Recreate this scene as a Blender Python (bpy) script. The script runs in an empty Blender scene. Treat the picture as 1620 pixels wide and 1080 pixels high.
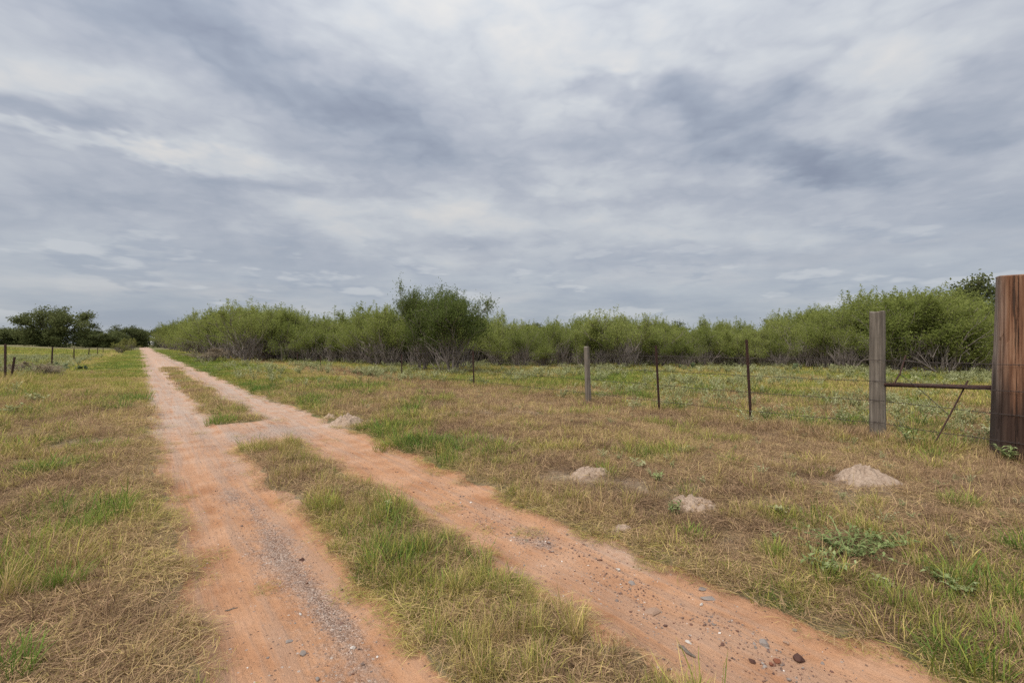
import bpy, math, random
import numpy as np
from mathutils import Vector, Matrix, Euler

# ------------------------------------------------------------------ camera, sky, sun, exposure
scene = bpy.context.scene
COL = scene.collection
EYE = 1.5
HORIZON = 543.0
FPX = 720.0
EXPOSURE = 1.3

cam_data = bpy.data.cameras.new('camera')
cam_data.sensor_width = 36.0
cam_data.lens = 36.0 * FPX / 1620.0
cam_data.clip_start = 0.05
cam_data.clip_end = 6000.0
cam = bpy.data.objects.new('camera', cam_data)
COL.objects.link(cam)
cam.location = (0.0, 0.0, EYE)
cam.rotation_euler = (math.radians(90.0) + math.atan((HORIZON - 540.0) / FPX), 0.0, 0.0)
scene.camera = cam

SUN_DIR = Vector((-0.42, -0.36, 0.83)).normalized()
sun_data = bpy.data.lights.new('sun', 'SUN')
sun_data.energy = 1.5
sun_data.angle = math.radians(50.0)
sun_data.color = (1.0, 0.95, 0.87)
sun = bpy.data.objects.new('sun', sun_data)
COL.objects.link(sun)
sun.rotation_euler = SUN_DIR.to_track_quat('Z', 'Y').to_euler()
sun.location = (0, 0, 30)

scene.view_settings.view_transform = 'Standard'
scene.view_settings.look = 'None'
scene.view_settings.gamma = 1.0
scene.view_settings.exposure = EXPOSURE
scene.view_settings.use_curve_mapping = False
scene.cycles.use_denoising = False
scene.cycles.max_bounces = 6
scene.cycles.diffuse_bounces = 3
scene.cycles.glossy_bounces = 2
scene.cycles.transmission_bounces = 3
scene.cycles.transparent_max_bounces = 4
scene.cycles.caustics_reflective = False
scene.cycles.caustics_refractive = False


def srgb(r, g, b):
    def f(c):
        c /= 255.0
        return c / 12.92 if c <= 0.04045 else ((c + 0.055) / 1.055) ** 2.4
    return (f(r), f(g), f(b), 1.0)


class NT:
    """small wrapper that builds shader nodes"""
    def __init__(self, tree):
        self.t = tree
        self.n = tree.nodes
        self.l = tree.links
        self.n.clear()

    def node(self, kind, **kw):
        nd = self.n.new(kind)
        for k, v in kw.items():
            setattr(nd, k, v)
        return nd

    def put(self, sock, v):
        if hasattr(v, 'is_linked') or isinstance(v, bpy.types.NodeSocket):
            self.l.new(v, sock)
        elif v is not None:
            if isinstance(v, (tuple, list)) and len(v) == 4 and len(sock.default_value) == 3:
                v = v[:3]
            sock.default_value = v

    def math(self, op, a, b=None, c=None, clamp=False):
        nd = self.node('ShaderNodeMath', operation=op, use_clamp=clamp)
        self.put(nd.inputs[0], a)
        if b is not None:
            self.put(nd.inputs[1], b)
        if c is not None:
            self.put(nd.inputs[2], c)
        return nd.outputs[0]

    def vec(self, op, a, b=None, scale=None):
        nd = self.node('ShaderNodeVectorMath', operation=op)
        self.put(nd.inputs[0], a)
        if b is not None:
            self.put(nd.inputs[1], b)
        if scale is not None:
            self.put(nd.inputs['Scale'], scale)
        return nd.outputs['Value'] if op in ('LENGTH', 'DOT_PRODUCT', 'DISTANCE') else nd.outputs['Vector']

    def xyz(self, v):
        nd = self.node('ShaderNodeSeparateXYZ')
        self.put(nd.inputs[0], v)
        return nd.outputs

    def comb(self, x, y, z):
        nd = self.node('ShaderNodeCombineXYZ')
        for i, v in enumerate((x, y, z)):
            self.put(nd.inputs[i], v)
        return nd.outputs[0]

    def noise(self, v, scale, detail=4.0, rough=0.5, color=False, distort=0.0):
        nd = self.node('ShaderNodeTexNoise')
        if v is not None:
            self.put(nd.inputs['Vector'], v)
        nd.inputs['Scale'].default_value = scale
        nd.inputs['Detail'].default_value = detail
        nd.inputs['Roughness'].default_value = rough
        nd.inputs['Distortion'].default_value = distort
        return nd.outputs['Color'] if color else nd.outputs[0]

    def ramp(self, f, stops, interp='LINEAR'):
        nd = self.node('ShaderNodeValToRGB')
        cr = nd.color_ramp
        cr.interpolation = interp
        while len(cr.elements) < len(stops):
            cr.elements.new(0.5)
        for e, (p, c) in zip(cr.elements, stops):
            e.position = p
            e.color = c if len(c) == 4 else (*c, 1.0)
        self.put(nd.inputs[0], f)
        return nd.outputs[0]

    def step(self, f, a, b, lo=0.0, hi=1.0):
        nd = self.node('ShaderNodeMapRange', interpolation_type='SMOOTHSTEP')
        self.put(nd.inputs['Value'], f)
        for nm, v in (('From Min', a), ('From Max', b), ('To Min', lo), ('To Max', hi)):
            nd.inputs[nm].default_value = v
        return nd.outputs[0]

    def mix(self, f, a, b, mode='MIX'):
        nd = self.node('ShaderNodeMix', data_type='RGBA', blend_type=mode)
        self.put(nd.inputs[0], f)
        self.put(nd.inputs[6], a)
        self.put(nd.inputs[7], b)
        return nd.outputs[2]

    def scale(self, col, f):
        return self.vec('SCALE', col, scale=f)

    def mapping(self, v, rot=(0, 0, 0), scale=(1, 1, 1), loc=(0, 0, 0)):
        nd = self.node('ShaderNodeMapping')
        self.put(nd.inputs['Vector'], v)
        nd.inputs['Rotation'].default_value = rot
        nd.inputs['Scale'].default_value = scale
        nd.inputs['Location'].default_value = loc
        return nd.outputs[0]

    def attr(self, name, kind='GEOMETRY'):
        nd = self.node('ShaderNodeAttribute', attribute_name=name, attribute_type=kind)
        return nd

    def bump(self, h, strength, dist):
        nd = self.node('ShaderNodeBump')
        nd.inputs['Strength'].default_value = strength
        nd.inputs['Distance'].default_value = dist
        self.put(nd.inputs['Height'], h)
        return nd.outputs[0]


# ---- sky: high broken overcast over a Nishita sky
world = bpy.data.worlds.new('World')
scene.world = world
world.use_nodes = True
w = NT(world.node_tree)
direction = w.node('ShaderNodeTexCoord').outputs['Generated']
dx, dy, dz = w.xyz(direction)
zpos = w.math('MAXIMUM', dz, 0.0)
zc = w.math('ADD', zpos, 0.12)
px = w.math('DIVIDE', dx, zc)
py = w.math('DIVIDE', dy, zc)
P = w.comb(px, py, 0.0)
warp = w.vec('SUBTRACT', w.noise(P, 0.75, 2.0, 0.55, color=True), (0.5, 0.5, 0.5))
P2 = w.vec('ADD', P, w.vec('MULTIPLY', warp, (0.75, 0.75, 0.0)))
warp2 = w.vec('SUBTRACT', w.noise(P, 2.6, 4.0, 0.6, color=True), (0.5, 0.5, 0.5))
P3 = w.vec('ADD', P2, w.vec('MULTIPLY', warp2, (0.55, 0.55, 0.0)))
streak = w.mapping(P2, rot=(0, 0, math.radians(-50)), scale=(0.45, 1.15, 1.0))
n1 = w.noise(streak, 0.85, 5.0, 0.54)
puff = w.vec('MULTIPLY', w.vec('ADD', direction, w.vec('MULTIPLY', warp2, (0.10, 0.10, 0.05))), (2.6, 2.6, 6.2))
n2 = w.noise(puff, 1.5, 7.0, 0.58)
val = w.math('MULTIPLY_ADD', w.math('SUBTRACT', n1, 0.5), 0.75, 0.50)
val = w.math('MULTIPLY_ADD', w.math('SUBTRACT', n2, 0.5), 0.66, val)
billow = w.math('ABSOLUTE', w.math('SUBTRACT', w.noise(puff, 2.6, 3.0, 0.5), 0.5))
val = w.math('MULTIPLY_ADD', w.math('SUBTRACT', billow, 0.09), 0.7, val)
val = w.math('ADD', val, 0.07)


def cloud_patch(u, v, a, b, ang, amt):
    """a darker or lighter bank of cloud on the cloud layer (plan coordinates of the layer)"""
    z = (HORIZON - v) / FPX
    x = (u - 810.0) / FPX
    r = math.sqrt(x * x + 1 + z * z)
    c = z / r + 0.12
    cx, cy = x / r / c, 1 / r / c
    q = w.vec('SUBTRACT', P3, (cx, cy, 0.0))
    q = w.mapping(q, rot=(0, 0, -math.radians(ang)), scale=(1, 1, 1))
    q = w.vec('DIVIDE', q, (a, b, 1.0))
    return w.math('MULTIPLY', w.step(w.vec('LENGTH', q), 1.0, 0.15), amt)


patches = [
    (480, 120, 0.95, 0.26, 50, -0.19), (300, 60, 0.7, 0.25, 40, -0.10), (640, 235, 0.6, 0.28, 60, -0.13),
    (950, 100, 0.27, 0.12, 25, -0.26), (1130, 160, 0.42, 0.22, 20, -0.34), (1255, 260, 0.55, 0.20, 15, -0.32),
    (1560, 170, 0.42, 0.30, 40, -0.30), (40, 172, 0.32, 0.17, 10, -0.22), (100, 310, 1.1, 0.26, 20, -0.10),
    (760, 30, 0.55, 0.35, 10, 0.09), (1050, 25, 0.5, 0.25, 0, 0.10), (330, 250, 0.75, 0.18, 35, 0.26),
    (120, 215, 0.3, 0.10, 20, 0.22), (600, 330, 1.2, 0.25, 15, 0.14), (1400, 110, 0.35, 0.25, 30, 0.14),
    (950, 290, 0.6, 0.22, 10, 0.13), (40, 95, 0.3, 0.2, 0, 0.16), (1420, 300, 0.5, 0.2, 0, 0.08),
]
for pt in patches:
    val = w.math('ADD', val, cloud_patch(*pt))
cloud = w.ramp(val, [(0.08, srgb(142, 150, 167)), (0.30, srgb(163, 171, 185)), (0.50, srgb(185, 190, 200)),
                     (0.68, srgb(205, 209, 214)), (0.90, srgb(225, 223, 220))])
# banked low layers towards the horizon
az = w.math('ARCTAN2', dx, dy)
lowband = w.noise(w.comb(w.math('MULTIPLY', az, 3.6), w.math('MULTIPLY', dz, 17.0), 3.0), 1.0, 5.0, 0.58)
lowcol = w.ramp(lowband, [(0.32, srgb(160, 171, 188)), (0.50, srgb(180, 188, 199)), (0.68, srgb(207, 208, 211))])
cloud = w.mix(w.step(dz, 0.25, 0.03, 0.0, 0.8), cloud, lowcol)
# small flat-bottomed cumulus
q = w.comb(w.math('MULTIPLY', az, 6.0), w.math('MULTIPLY', dz, 23.0), 7.3)
qup = w.vec('ADD', q, (0.0, 0.42, 0.0))
c0 = w.noise(q, 1.0, 4.0, 0.55)
c1 = w.noise(qup, 1.0, 4.0, 0.55)
cmask = w.math('MULTIPLY', w.step(c0, 0.53, 0.60), w.math('MULTIPLY', w.step(dz, 0.012, 0.06), w.step(dz, 0.27, 0.13)))
edge = w.step(w.math('SUBTRACT', c0, c1), -0.02, 0.15)
cumcol = w.mix(edge, srgb(166, 175, 190), srgb(213, 216, 220))
cloud = w.mix(w.math('MULTIPLY', cmask, 0.62), cloud, cumcol)
# overcast: brighter overhead than at the horizon
z3 = w.math('POWER', zpos, 3.0)
lum = w.math('MULTIPLY', w.math('ADD', w.math('MULTIPLY_ADD', zpos, 0.35, 1.0), z3), 2.0 ** -EXPOSURE / 1.18)
cloud = w.scale(cloud, lum)
sky = w.node('ShaderNodeTexSky', sky_type='NISHITA')
sky.sun_disc = False
sky.sun_elevation = math.asin(SUN_DIR.z)
sky.sun_rotation = math.atan2(SUN_DIR.x, SUN_DIR.y)
sky.sun_intensity = 1.0
clear = w.scale(sky.outputs[0], 0.05)
bg = w.node('ShaderNodeBackground')
w.l.new(w.mix(0.92, clear, cloud), bg.inputs['Color'])
bg.inputs['Strength'].default_value = 1.0
wo = w.node('ShaderNodeOutputWorld')
w.l.new(bg.outputs[0], wo.inputs['Surface'])

# ------------------------------------------------------------------ helpers
D = np.array([-0.6341, 0.7733])          # along the road
N = np.array([0.7733, 0.6341])           # to the right of the road


def xy_to_st(x, y):
    return x * D[0] + y * D[1], x * N[0] + y * N[1]


def st_to_xy(s, t):
    return s * D[0] + t * N[0], s * D[1] + t * N[1]


def smooth(a, b, x):
    k = np.clip((x - a) / (b - a), 0.0, 1.0)
    return k * k * (3 - 2 * k)


def vnoise(x, y, seed=0):
    x = np.asarray(x, dtype=np.float64)
    y = np.asarray(y, dtype=np.float64)
    xi = np.floor(x).astype(np.int64)
    yi = np.floor(y).astype(np.int64)
    fx = x - xi
    fy = y - yi
    fx = fx * fx * (3 - 2 * fx)
    fy = fy * fy * (3 - 2 * fy)

    def h(a, b):
        k = (a * 374761393 + b * 668265263 + seed * 982451653) & 0xffffffff
        k = ((k ^ (k >> 13)) * 1274126177) & 0xffffffff
        k = ((k ^ (k >> 16)) * 2246822519) & 0xffffffff
        return ((k ^ (k >> 15)) & 0xffff) / 65535.0
    a = h(xi, yi)
    b = h(xi + 1, yi)
    c = h(xi, yi + 1)
    d = h(xi + 1, yi + 1)
    return (a * (1 - fx) + b * fx) * (1 - fy) + (c * (1 - fx) + d * fx) * fy


def fbm(x, y, seed=0, octv=4):
    x = np.asarray(x, dtype=np.float64)
    y = np.asarray(y, dtype=np.float64)
    v = 0.0
    amp, tot = 1.0, 0.0
    for i in range(octv):
        v = v + amp * vnoise(x, y, seed + i * 17)
        tot += amp
        amp *= 0.5
        x = x * 2.03 + 5.1
        y = y * 2.03 + 1.7
    return v / tot


def road_edges(s):
    e0 = 0.17 + 0.16 * (fbm(s * 0.9, 0 * s, 3) - 0.5) + 0.12 * (vnoise(s * 5.0, 0 * s, 4) - 0.5)
    far = smooth(9.0, 16.0, s)
    e1 = 1.16 + 0.0 * far + 0.30 * (fbm(s * 1.1, 0 * s, 5) - 0.5) + 0.12 * (vnoise(s * 6.0, 0 * s, 6) - 0.5)
    e2 = 1.87 - 0.17 * far + 0.25 * (fbm(s * 1.0, 0 * s, 7) - 0.5) + 0.12 * (vnoise(s * 6.0, 0 * s, 8) - 0.5)
    e3 = 2.88 - 0.15 * far + 0.28 * (fbm(s * 0.9, 0 * s, 9) - 0.5) + 0.14 * (vnoise(s * 5.0, 0 * s, 10) - 0.5)
    return e0, e1, e2, e3


def strip_on(s):
    a = smooth(7.75, 7.35, s + 0.25 * (vnoise(s * 4, s * 0, 31) - 0.5))
    b = smooth(9.6, 10.2, s) * smooth(37.5, 35.5, s)
    return np.maximum(a, b)


def road_mask(s, t, soft=0.07):
    s = np.asarray(s, float)
    t = np.asarray(t, float)
    e0, e1, e2, e3 = road_edges(s)
    strip = smooth(e1 - soft, e1 + soft, t) * smooth(e2 + soft, e2 - soft, t) * strip_on(s)
    m = smooth(e0 - soft, e0 + soft, t) * smooth(e3 + soft, e3 - soft, t) * (1 - strip)
    return m


def height(x, y):
    x = np.asarray(x, float)
    y = np.asarray(y, float)
    s, t = xy_to_st(x, y)
    r = np.hypot(x, y)
    z = 0.05 * (fbm(x * 0.35, y * 0.35, 40, 3) - 0.5) + 0.03 * (fbm(x * 1.7, y * 1.7, 41, 3) - 0.5) * smooth(60, 20, r)
    tracks = smooth(0.05, 0.45, t) * smooth(1.2, 0.9, t) + smooth(1.85, 2.2, t) * smooth(2.95, 2.6, t)
    z = z - 0.045 * tracks * smooth(90, 30, s)
    rough = (fbm(x * 6, y * 6, 43, 3) - 0.5) * smooth(16, 6, r)
    z = z + 0.035 * rough * (1 - road_mask(s, t)) + 0.022 * rough * road_mask(s, t)
    z = z + 0.03 * smooth(0.1, -0.8, t) + 0.05 * smooth(2.8, 4.2, t) - 0.13 * smooth(5.5, 8.8, t)
    # the pasture on the left climbs a little towards the oaks
    z = z + 1.05 * smooth(35.0, 120.0, r) * smooth(-4.0, -30.0, t)
    return z


def zat(x, y):
    return float(height(np.array([x]), np.array([y]))[0])


def gp(u, v):
    """ground position seen at photograph pixel (u, v)"""
    d = EYE * FPX / (v - HORIZON)
    return (u - 810.0) / FPX * d, d


def at(u, d):
    return (u - 810.0) / FPX * d, d


def ztop(v, d):
    return EYE + (HORIZON - v) / FPX * d


def mesh_np(name, verts, faces, smooth_shade=False):
    me = bpy.data.meshes.new(name)
    verts = np.asarray(verts, dtype=np.float32).reshape(-1, 3)
    if not isinstance(faces, list):
        faces = [faces]
    faces = [np.asarray(f, dtype=np.int32) for f in faces if len(f)]
    loops = np.concatenate([f.ravel() for f in faces])
    totals = np.concatenate([np.full(len(f), f.shape[1], dtype=np.int32) for f in faces])
    starts = np.concatenate(([0], np.cumsum(totals)[:-1])).astype(np.int32)
    me.vertices.add(len(verts))
    me.vertices.foreach_set('co', verts.ravel())
    me.loops.add(len(loops))
    me.loops.foreach_set('vertex_index', loops)
    me.polygons.add(len(totals))
    me.polygons.foreach_set('loop_start', starts)
    if smooth_shade:
        me.polygons.foreach_set('use_smooth', np.ones(len(totals), dtype=bool))
    me.update(calc_edges=True)
    me.validate()
    return me


def add_attr(me, name, data, kind='FLOAT'):
    a = me.attributes.new(name, kind, 'POINT')
    key = {'FLOAT': 'value', 'INT': 'value', 'FLOAT_VECTOR': 'vector', 'FLOAT_COLOR': 'color'}[kind]
    a.data.foreach_set(key, np.asarray(data).ravel())


def link(name, me, mat=None, parent=None, label=None, cat=None, group=None, kind=None, loc=None):
    o = bpy.data.objects.new(name, me)
    COL.objects.link(o)
    if mat is not None and me is not None:
        for m in (mat if isinstance(mat, (list, tuple)) else [mat]):
            me.materials.append(m)
    if parent is not None:
        o.parent = parent
    if loc is not None:
        o.location = loc
    if label:
        o['label'] = label
    if cat:
        o['category'] = cat
    if group:
        o['group'] = group
    if kind:
        o['kind'] = kind
    return o


class Geo:
    """collects tubes, boxes and polygons of one piece"""
    def __init__(self):
        self.v = []
        self.f = []

    def add(self, verts, faces):
        b = len(self.v)
        self.v.extend([tuple(p) for p in verts])
        self.f.extend([tuple(i + b for i in fc) for fc in faces])

    def box(self, c, size, rot=None):
        hx, hy, hz = (k / 2 for k in size)
        vs = [Vector((sx * hx, sy * hy, sz * hz)) for sz in (-1, 1) for sy in (-1, 1) for sx in (-1, 1)]
        if rot is not None:
            vs = [rot @ p for p in vs]
        c = Vector(c)
        self.add([p + c for p in vs], [(0, 2, 3, 1), (4, 5, 7, 6), (0, 1, 5, 4), (2, 6, 7, 3), (0, 4, 6, 2), (1, 3, 7, 5)])

    def tube(self, pts, radii, sides=5, cap=True):
        pts = [Vector(p) for p in pts]
        n = len(pts)
        if not hasattr(radii, '__len__'):
            radii = [radii] * n
        vs, fs = [], []
        up = Vector((0.13, 0.31, 0.94))
        for i, p in enumerate(pts):
            d = (pts[min(i + 1, n - 1)] - pts[max(i - 1, 0)])
            if d.length < 1e-9:
                d = Vector((0, 0, 1))
            d.normalize()
            a = d.cross(up)
            if a.length < 1e-3:
                a = d.cross(Vector((1, 0, 0)))
            a.normalize()
            b = d.cross(a)
            for k in range(sides):
                an = 2 * math.pi * k / sides
                vs.append(p + a * (radii[i] * math.cos(an)) + b * (radii[i] * math.sin(an)))
        for i in range(n - 1):
            for k in range(sides):
                k2 = (k + 1) % sides
                fs.append((i * sides + k, i * sides + k2, (i + 1) * sides + k2, (i + 1) * sides + k))
        if cap:
            fs.append(tuple(range(sides))[::-1])
            fs.append(tuple((n - 1) * sides + k for k in range(sides)))
        self.add(vs, fs)

    def mesh(self, name, smooth_shade=False):
        me = bpy.data.meshes.new(name)
        me.from_pydata(self.v, [], self.f)
        if smooth_shade:
            me.polygons.foreach_set('use_smooth', np.ones(len(self.f), dtype=bool))
        me.update()
        return me


# ------------------------------------------------------------------ materials
def new_mat(name):
    m = bpy.data.materials.new(name)
    m.use_nodes = True
    return m, NT(m.node_tree)


def finish(nt, color, rough=0.9, normal=None, spec=0.2, translucent=0.0):
    out = nt.node('ShaderNodeOutputMaterial')
    if translucent > 0:
        a = nt.node('ShaderNodeBsdfDiffuse')
        b = nt.node('ShaderNodeBsdfTranslucent')
        nt.put(a.inputs['Color'], color)
        nt.put(b.inputs['Color'], color)
        mx = nt.node('ShaderNodeMixShader')
        mx.inputs[0].default_value = translucent
        nt.l.new(a.outputs[0], mx.inputs[1])
        nt.l.new(b.outputs[0], mx.inputs[2])
        nt.l.new(mx.outputs[0], out.inputs['Surface'])
        return
    p = nt.node('ShaderNodeBsdfPrincipled')
    nt.put(p.inputs['Base Color'], color)
    nt.put(p.inputs['Roughness'], rough)
    p.inputs['Specular IOR Level'].default_value = spec
    if normal is not None:
        nt.l.new(normal, p.inputs['Normal'])
    nt.l.new(p.outputs[0], out.inputs['Surface'])


def ground_material():
    m, n = new_mat('ground_soil')
    co = n.node('ShaderNodeTexCoord').outputs['Object']
    zone = n.attr('zone')
    zr, zg, zb = n.xyz(zone.outputs['Color'])
    veg = n.attr('veg').outputs['Fac']
    ang = math.atan2(D[1], D[0])
    along = n.mapping(co, rot=(0, 0, -ang))
    fine = n.noise(co, 22.0, 5.0, 0.6)
    med = n.noise(co, 2.6, 5.0, 0.55)
    big = n.noise(co, 0.45, 4.0, 0.5)
    grain = n.noise(co, 160.0, 3.0, 0.7)
    streak = n.noise(n.mapping(along, scale=(0.5, 9.0, 1.0)), 1.0, 5.0, 0.6)
    # packed red-brown sand
    dirt = n.ramp(med, [(0.30, (0.36, 0.172, 0.086)), (0.52, (0.46, 0.238, 0.125)), (0.72, (0.52, 0.295, 0.175))])
    dirt = n.mix(n.step(streak, 0.46, 0.62, 0.0, 0.65), dirt, (0.37, 0.225, 0.148, 1))
    dirt = n.mix(n.step(big, 0.5, 0.7, 0.0, 0.35), dirt, (0.50, 0.325, 0.225, 1))
    pale = n.ramp(fine, [(0.3, (0.37, 0.27, 0.21)), (0.7, (0.50, 0.395, 0.325))])
    pf = n.math('MULTIPLY', zb, n.step(n.math('ADD', n.math('MULTIPLY', med, 0.5), n.math('MULTIPLY', streak, 0.5)), 0.25, 0.60))
    dirt = n.mix(pf, dirt, pale)
    # grey gravel pressed in the wheel track
    vor = n.node('ShaderNodeTexVoronoi')
    n.l.new(co, vor.inputs['Vector'])
    vor.inputs['Scale'].default_value = 110.0
    stone = n.ramp(n.xyz(vor.outputs['Color'])[0], [(0.0, (0.12, 0.09, 0.08)), (0.45, (0.25, 0.195, 0.17)), (0.8, (0.37, 0.305, 0.265)), (1.0, (0.58, 0.51, 0.45))])
    gf = n.step(n.math('ADD', zg, n.math('MULTIPLY', n.math('SUBTRACT', fine, 0.5), 1.1)), 0.22, 0.95)
    dirt = n.mix(n.math('MULTIPLY', gf, 0.62), dirt, stone)
    # sparse dark and pale grit everywhere on the track
    vor2 = n.node('ShaderNodeTexVoronoi')
    n.l.new(co, vor2.inputs['Vector'])
    vor2.inputs['Scale'].default_value = 34.0
    vd = vor2.outputs['Distance']
    vcol = n.xyz(vor2.outputs['Color'])
    spot = n.math('MULTIPLY', n.step(vd, 0.30, 0.16), n.step(vcol[1], 0.70, 0.74))
    dirt = n.mix(n.math('MULTIPLY', spot, 0.8), dirt, n.ramp(vcol[0], [(0.0, (0.10, 0.06, 0.045)), (0.6, (0.22, 0.15, 0.12)), (1.0, (0.55, 0.48, 0.42))]))
    dirt = n.mix(0.35, dirt, n.ramp(grain, [(0.3, (0.6, 0.6, 0.6)), (0.7, (1.35, 1.35, 1.35))]), 'MULTIPLY')
    # soil and matted litter between the grass
    litter = n.ramp(fine, [(0.28, (0.13, 0.09, 0.06)), (0.5, (0.26, 0.185, 0.12)), (0.72, (0.40, 0.305, 0.20))])
    greens = n.ramp(fine, [(0.3, (0.075, 0.085, 0.03)), (0.7, (0.19, 0.195, 0.075))])
    soil = n.mix(n.math('MULTIPLY', veg, 0.85), litter, greens)
    soil = n.mix(n.math('MULTIPLY', zb, 0.8), soil, (0.40, 0.305, 0.235, 1))
    rf = n.step(n.math('ADD', zr, n.math('MULTIPLY', n.math('SUBTRACT', fine, 0.5), 0.7)), 0.36, 0.64)
    col = n.mix(rf, soil, dirt)
    hgt = n.math('ADD', n.math('MULTIPLY', fine, 0.6), n.math('MULTIPLY', grain, 0.35))
    hgt = n.math('ADD', hgt, n.math('MULTIPLY', n.math('MULTIPLY', gf, n.math('SUBTRACT', 1.0, vor.outputs['Distance'])), 0.5))
    hgt = n.math('ADD', hgt, n.math('MULTIPLY', streak, 1.3))
    hgt = n.math('ADD', hgt, n.math('MULTIPLY', n.noise(co, 7.0, 5.0, 0.6), 1.2))
    finish(n, col, 0.95, n.bump(hgt, 0.8, 0.03), 0.1)
    return m


def grass_material():
    m, n = new_mat('grass_blades')
    g = n.attr('g', 'INSTANCER').outputs['Fac']
    r = n.attr('r').outputs['Fac']
    k = n.attr('k').outputs['Fac']
    f = n.math('MULTIPLY_ADD', n.math('SUBTRACT', r, 0.5), 0.34, g)
    col = n.ramp(f, [(0.0, (0.13, 0.085, 0.055)), (0.18, (0.28, 0.178, 0.112)), (0.36, (0.47, 0.325, 0.185)),
                     (0.50, (0.48, 0.375, 0.15)), (0.64, (0.335, 0.315, 0.070)), (0.80, (0.180, 0.235, 0.050)), (1.0, (0.10, 0.185, 0.042))])
    r2 = n.math('FRACT', n.math('MULTIPLY', r, 17.31))
    col = n.scale(col, n.math('MULTIPLY_ADD', r2, 1.05, 0.48))
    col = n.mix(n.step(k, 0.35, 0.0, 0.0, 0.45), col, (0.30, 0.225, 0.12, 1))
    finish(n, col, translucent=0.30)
    return m


def leaf_material(name, c0, c1, c2, trans=0.3, vary=0.35):
    m, n = new_mat(name)
    r = n.attr('r').outputs['Fac']
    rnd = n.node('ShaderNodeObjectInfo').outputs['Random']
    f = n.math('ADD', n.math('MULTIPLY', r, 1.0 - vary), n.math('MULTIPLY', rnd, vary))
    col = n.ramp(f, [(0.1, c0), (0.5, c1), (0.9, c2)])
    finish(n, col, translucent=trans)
    return m


def bark_material(name, c0, c1, zs=0.25, scale=30.0):
    m, n = new_mat(name)
    co = n.node('ShaderNodeTexCoord').outputs['Object']
    f = n.noise(n.mapping(co, scale=(1, 1, zs)), scale, 5.0, 0.65)
    col = n.ramp(f, [(0.3, c0), (0.7, c1)])
    finish(n, col, 0.9, n.bump(f, 0.6, 0.02), 0.15)
    return m


def rust_material():
    m, n = new_mat('rusty_steel')
    co = n.node('ShaderNodeTexCoord').outputs['Object']
    f = n.noise(co, 38.0, 6.0, 0.7)
    col = n.ramp(f, [(0.3, (0.022, 0.012, 0.010)), (0.52, (0.052, 0.026, 0.020)), (0.75, (0.11, 0.052, 0.034))])
    finish(n, col, 0.8, n.bump(f, 0.4, 0.004), 0.3)
    return m


def old_wood(name, dark, mid, light, scale=26.0):
    m, n = new_mat(name)
    co = n.node('ShaderNodeTexCoord').outputs['Object']
    grain = n.noise(n.mapping(co, scale=(1, 1, 0.045)), scale, 7.0, 0.65, distort=0.3)
    blot = n.noise(co, 3.5, 4.0, 0.6)
    col = n.ramp(grain, [(0.30, dark), (0.50, mid), (0.72, light)])
    col = n.mix(n.step(blot, 0.42, 0.68, 0.0, 0.45), col, n.scale(col, 0.62))
    crack = n.noise(n.mapping(co, scale=(1, 1, 0.02)), 14.0, 5.0, 0.7)
    cf = n.step(crack, 0.36, 0.31)
    col = n.mix(n.math('MULTIPLY', cf, 0.8), col, (0.03, 0.024, 0.02, 1))
    h = n.math('SUBTRACT', grain, n.math('MULTIPLY', cf, 0.8))
    finish(n, col, 0.88, n.bump(h, 0.7, 0.012), 0.2)
    return m


def corner_wood():
    m, n = new_mat('creosoted_post_wood')
    co = n.node('ShaderNodeTexCoord').outputs['Object']
    ox, oy, oz = n.xyz(co)
    grain = n.noise(n.mapping(co, scale=(1, 1, 0.035)), 30.0, 8.0, 0.65, distort=0.4)
    col = n.ramp(grain, [(0.28, (0.075, 0.034, 0.020)), (0.46, (0.17, 0.080, 0.044)), (0.60, (0.245, 0.132, 0.078)), (0.78, (0.34, 0.235, 0.165))])
    # greyed, weathered flank
    side = n.math('ADD', n.math('SUBTRACT', n.math('MULTIPLY', oy, 0.74), n.math('MULTIPLY', ox, 0.67)), n.math('MULTIPLY', n.math('SUBTRACT', n.noise(n.mapping(co, scale=(1, 1, 0.1)), 6.0, 4.0, 0.6), 0.5), 0.16))
    grey = n.ramp(grain, [(0.3, (0.095, 0.072, 0.06)), (0.7, (0.27, 0.225, 0.195))])
    col = n.mix(n.step(side, 0.13, 0.26, 0.0, 0.85), col, grey)
    # old preservative soaked into the lower half, running up in fingers
    run = n.noise(n.mapping(co, scale=(1, 1, 0.05)), 11.0, 5.0, 0.6)
    tarz = n.math('ADD', oz, n.math('MULTIPLY', n.math('SUBTRACT', run, 0.5), -2.1))
    tf = n.step(tarz, 1.45, 0.75)
    col = n.mix(n.math('MULTIPLY', tf, 0.86), col, (0.028, 0.017, 0.014, 1))
    crack = n.noise(n.mapping(co, scale=(1, 1, 0.014)), 12.0, 5.0, 0.7)
    cf = n.step(crack, 0.41, 0.36)
    col = n.mix(n.math('MULTIPLY', cf, 0.85), col, (0.02, 0.013, 0.010, 1))
    h = n.math('SUBTRACT', grain, n.math('MULTIPLY', cf, 1.0))
    finish(n, col, 0.82, n.bump(h, 0.8, 0.015), 0.25)
    return m


def stone_material(name, stops, inst=False):
    m, n = new_mat(name)
    if inst:
        g = n.attr('g', 'INSTANCER').outputs['Fac']
        co = n.node('ShaderNodeTexCoord').outputs['Object']
        col = n.ramp(g, stops)
        finish(n, col, 0.85, None, 0.3)
        return m
    co = n.node('ShaderNodeTexCoord').outputs['Object']
    f = n.noise(co, 45.0, 5.0, 0.65)
    col = n.ramp(f, stops)
    finish(n, col, 0.88, n.bump(f, 0.6, 0.004), 0.25)
    return m


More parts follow.
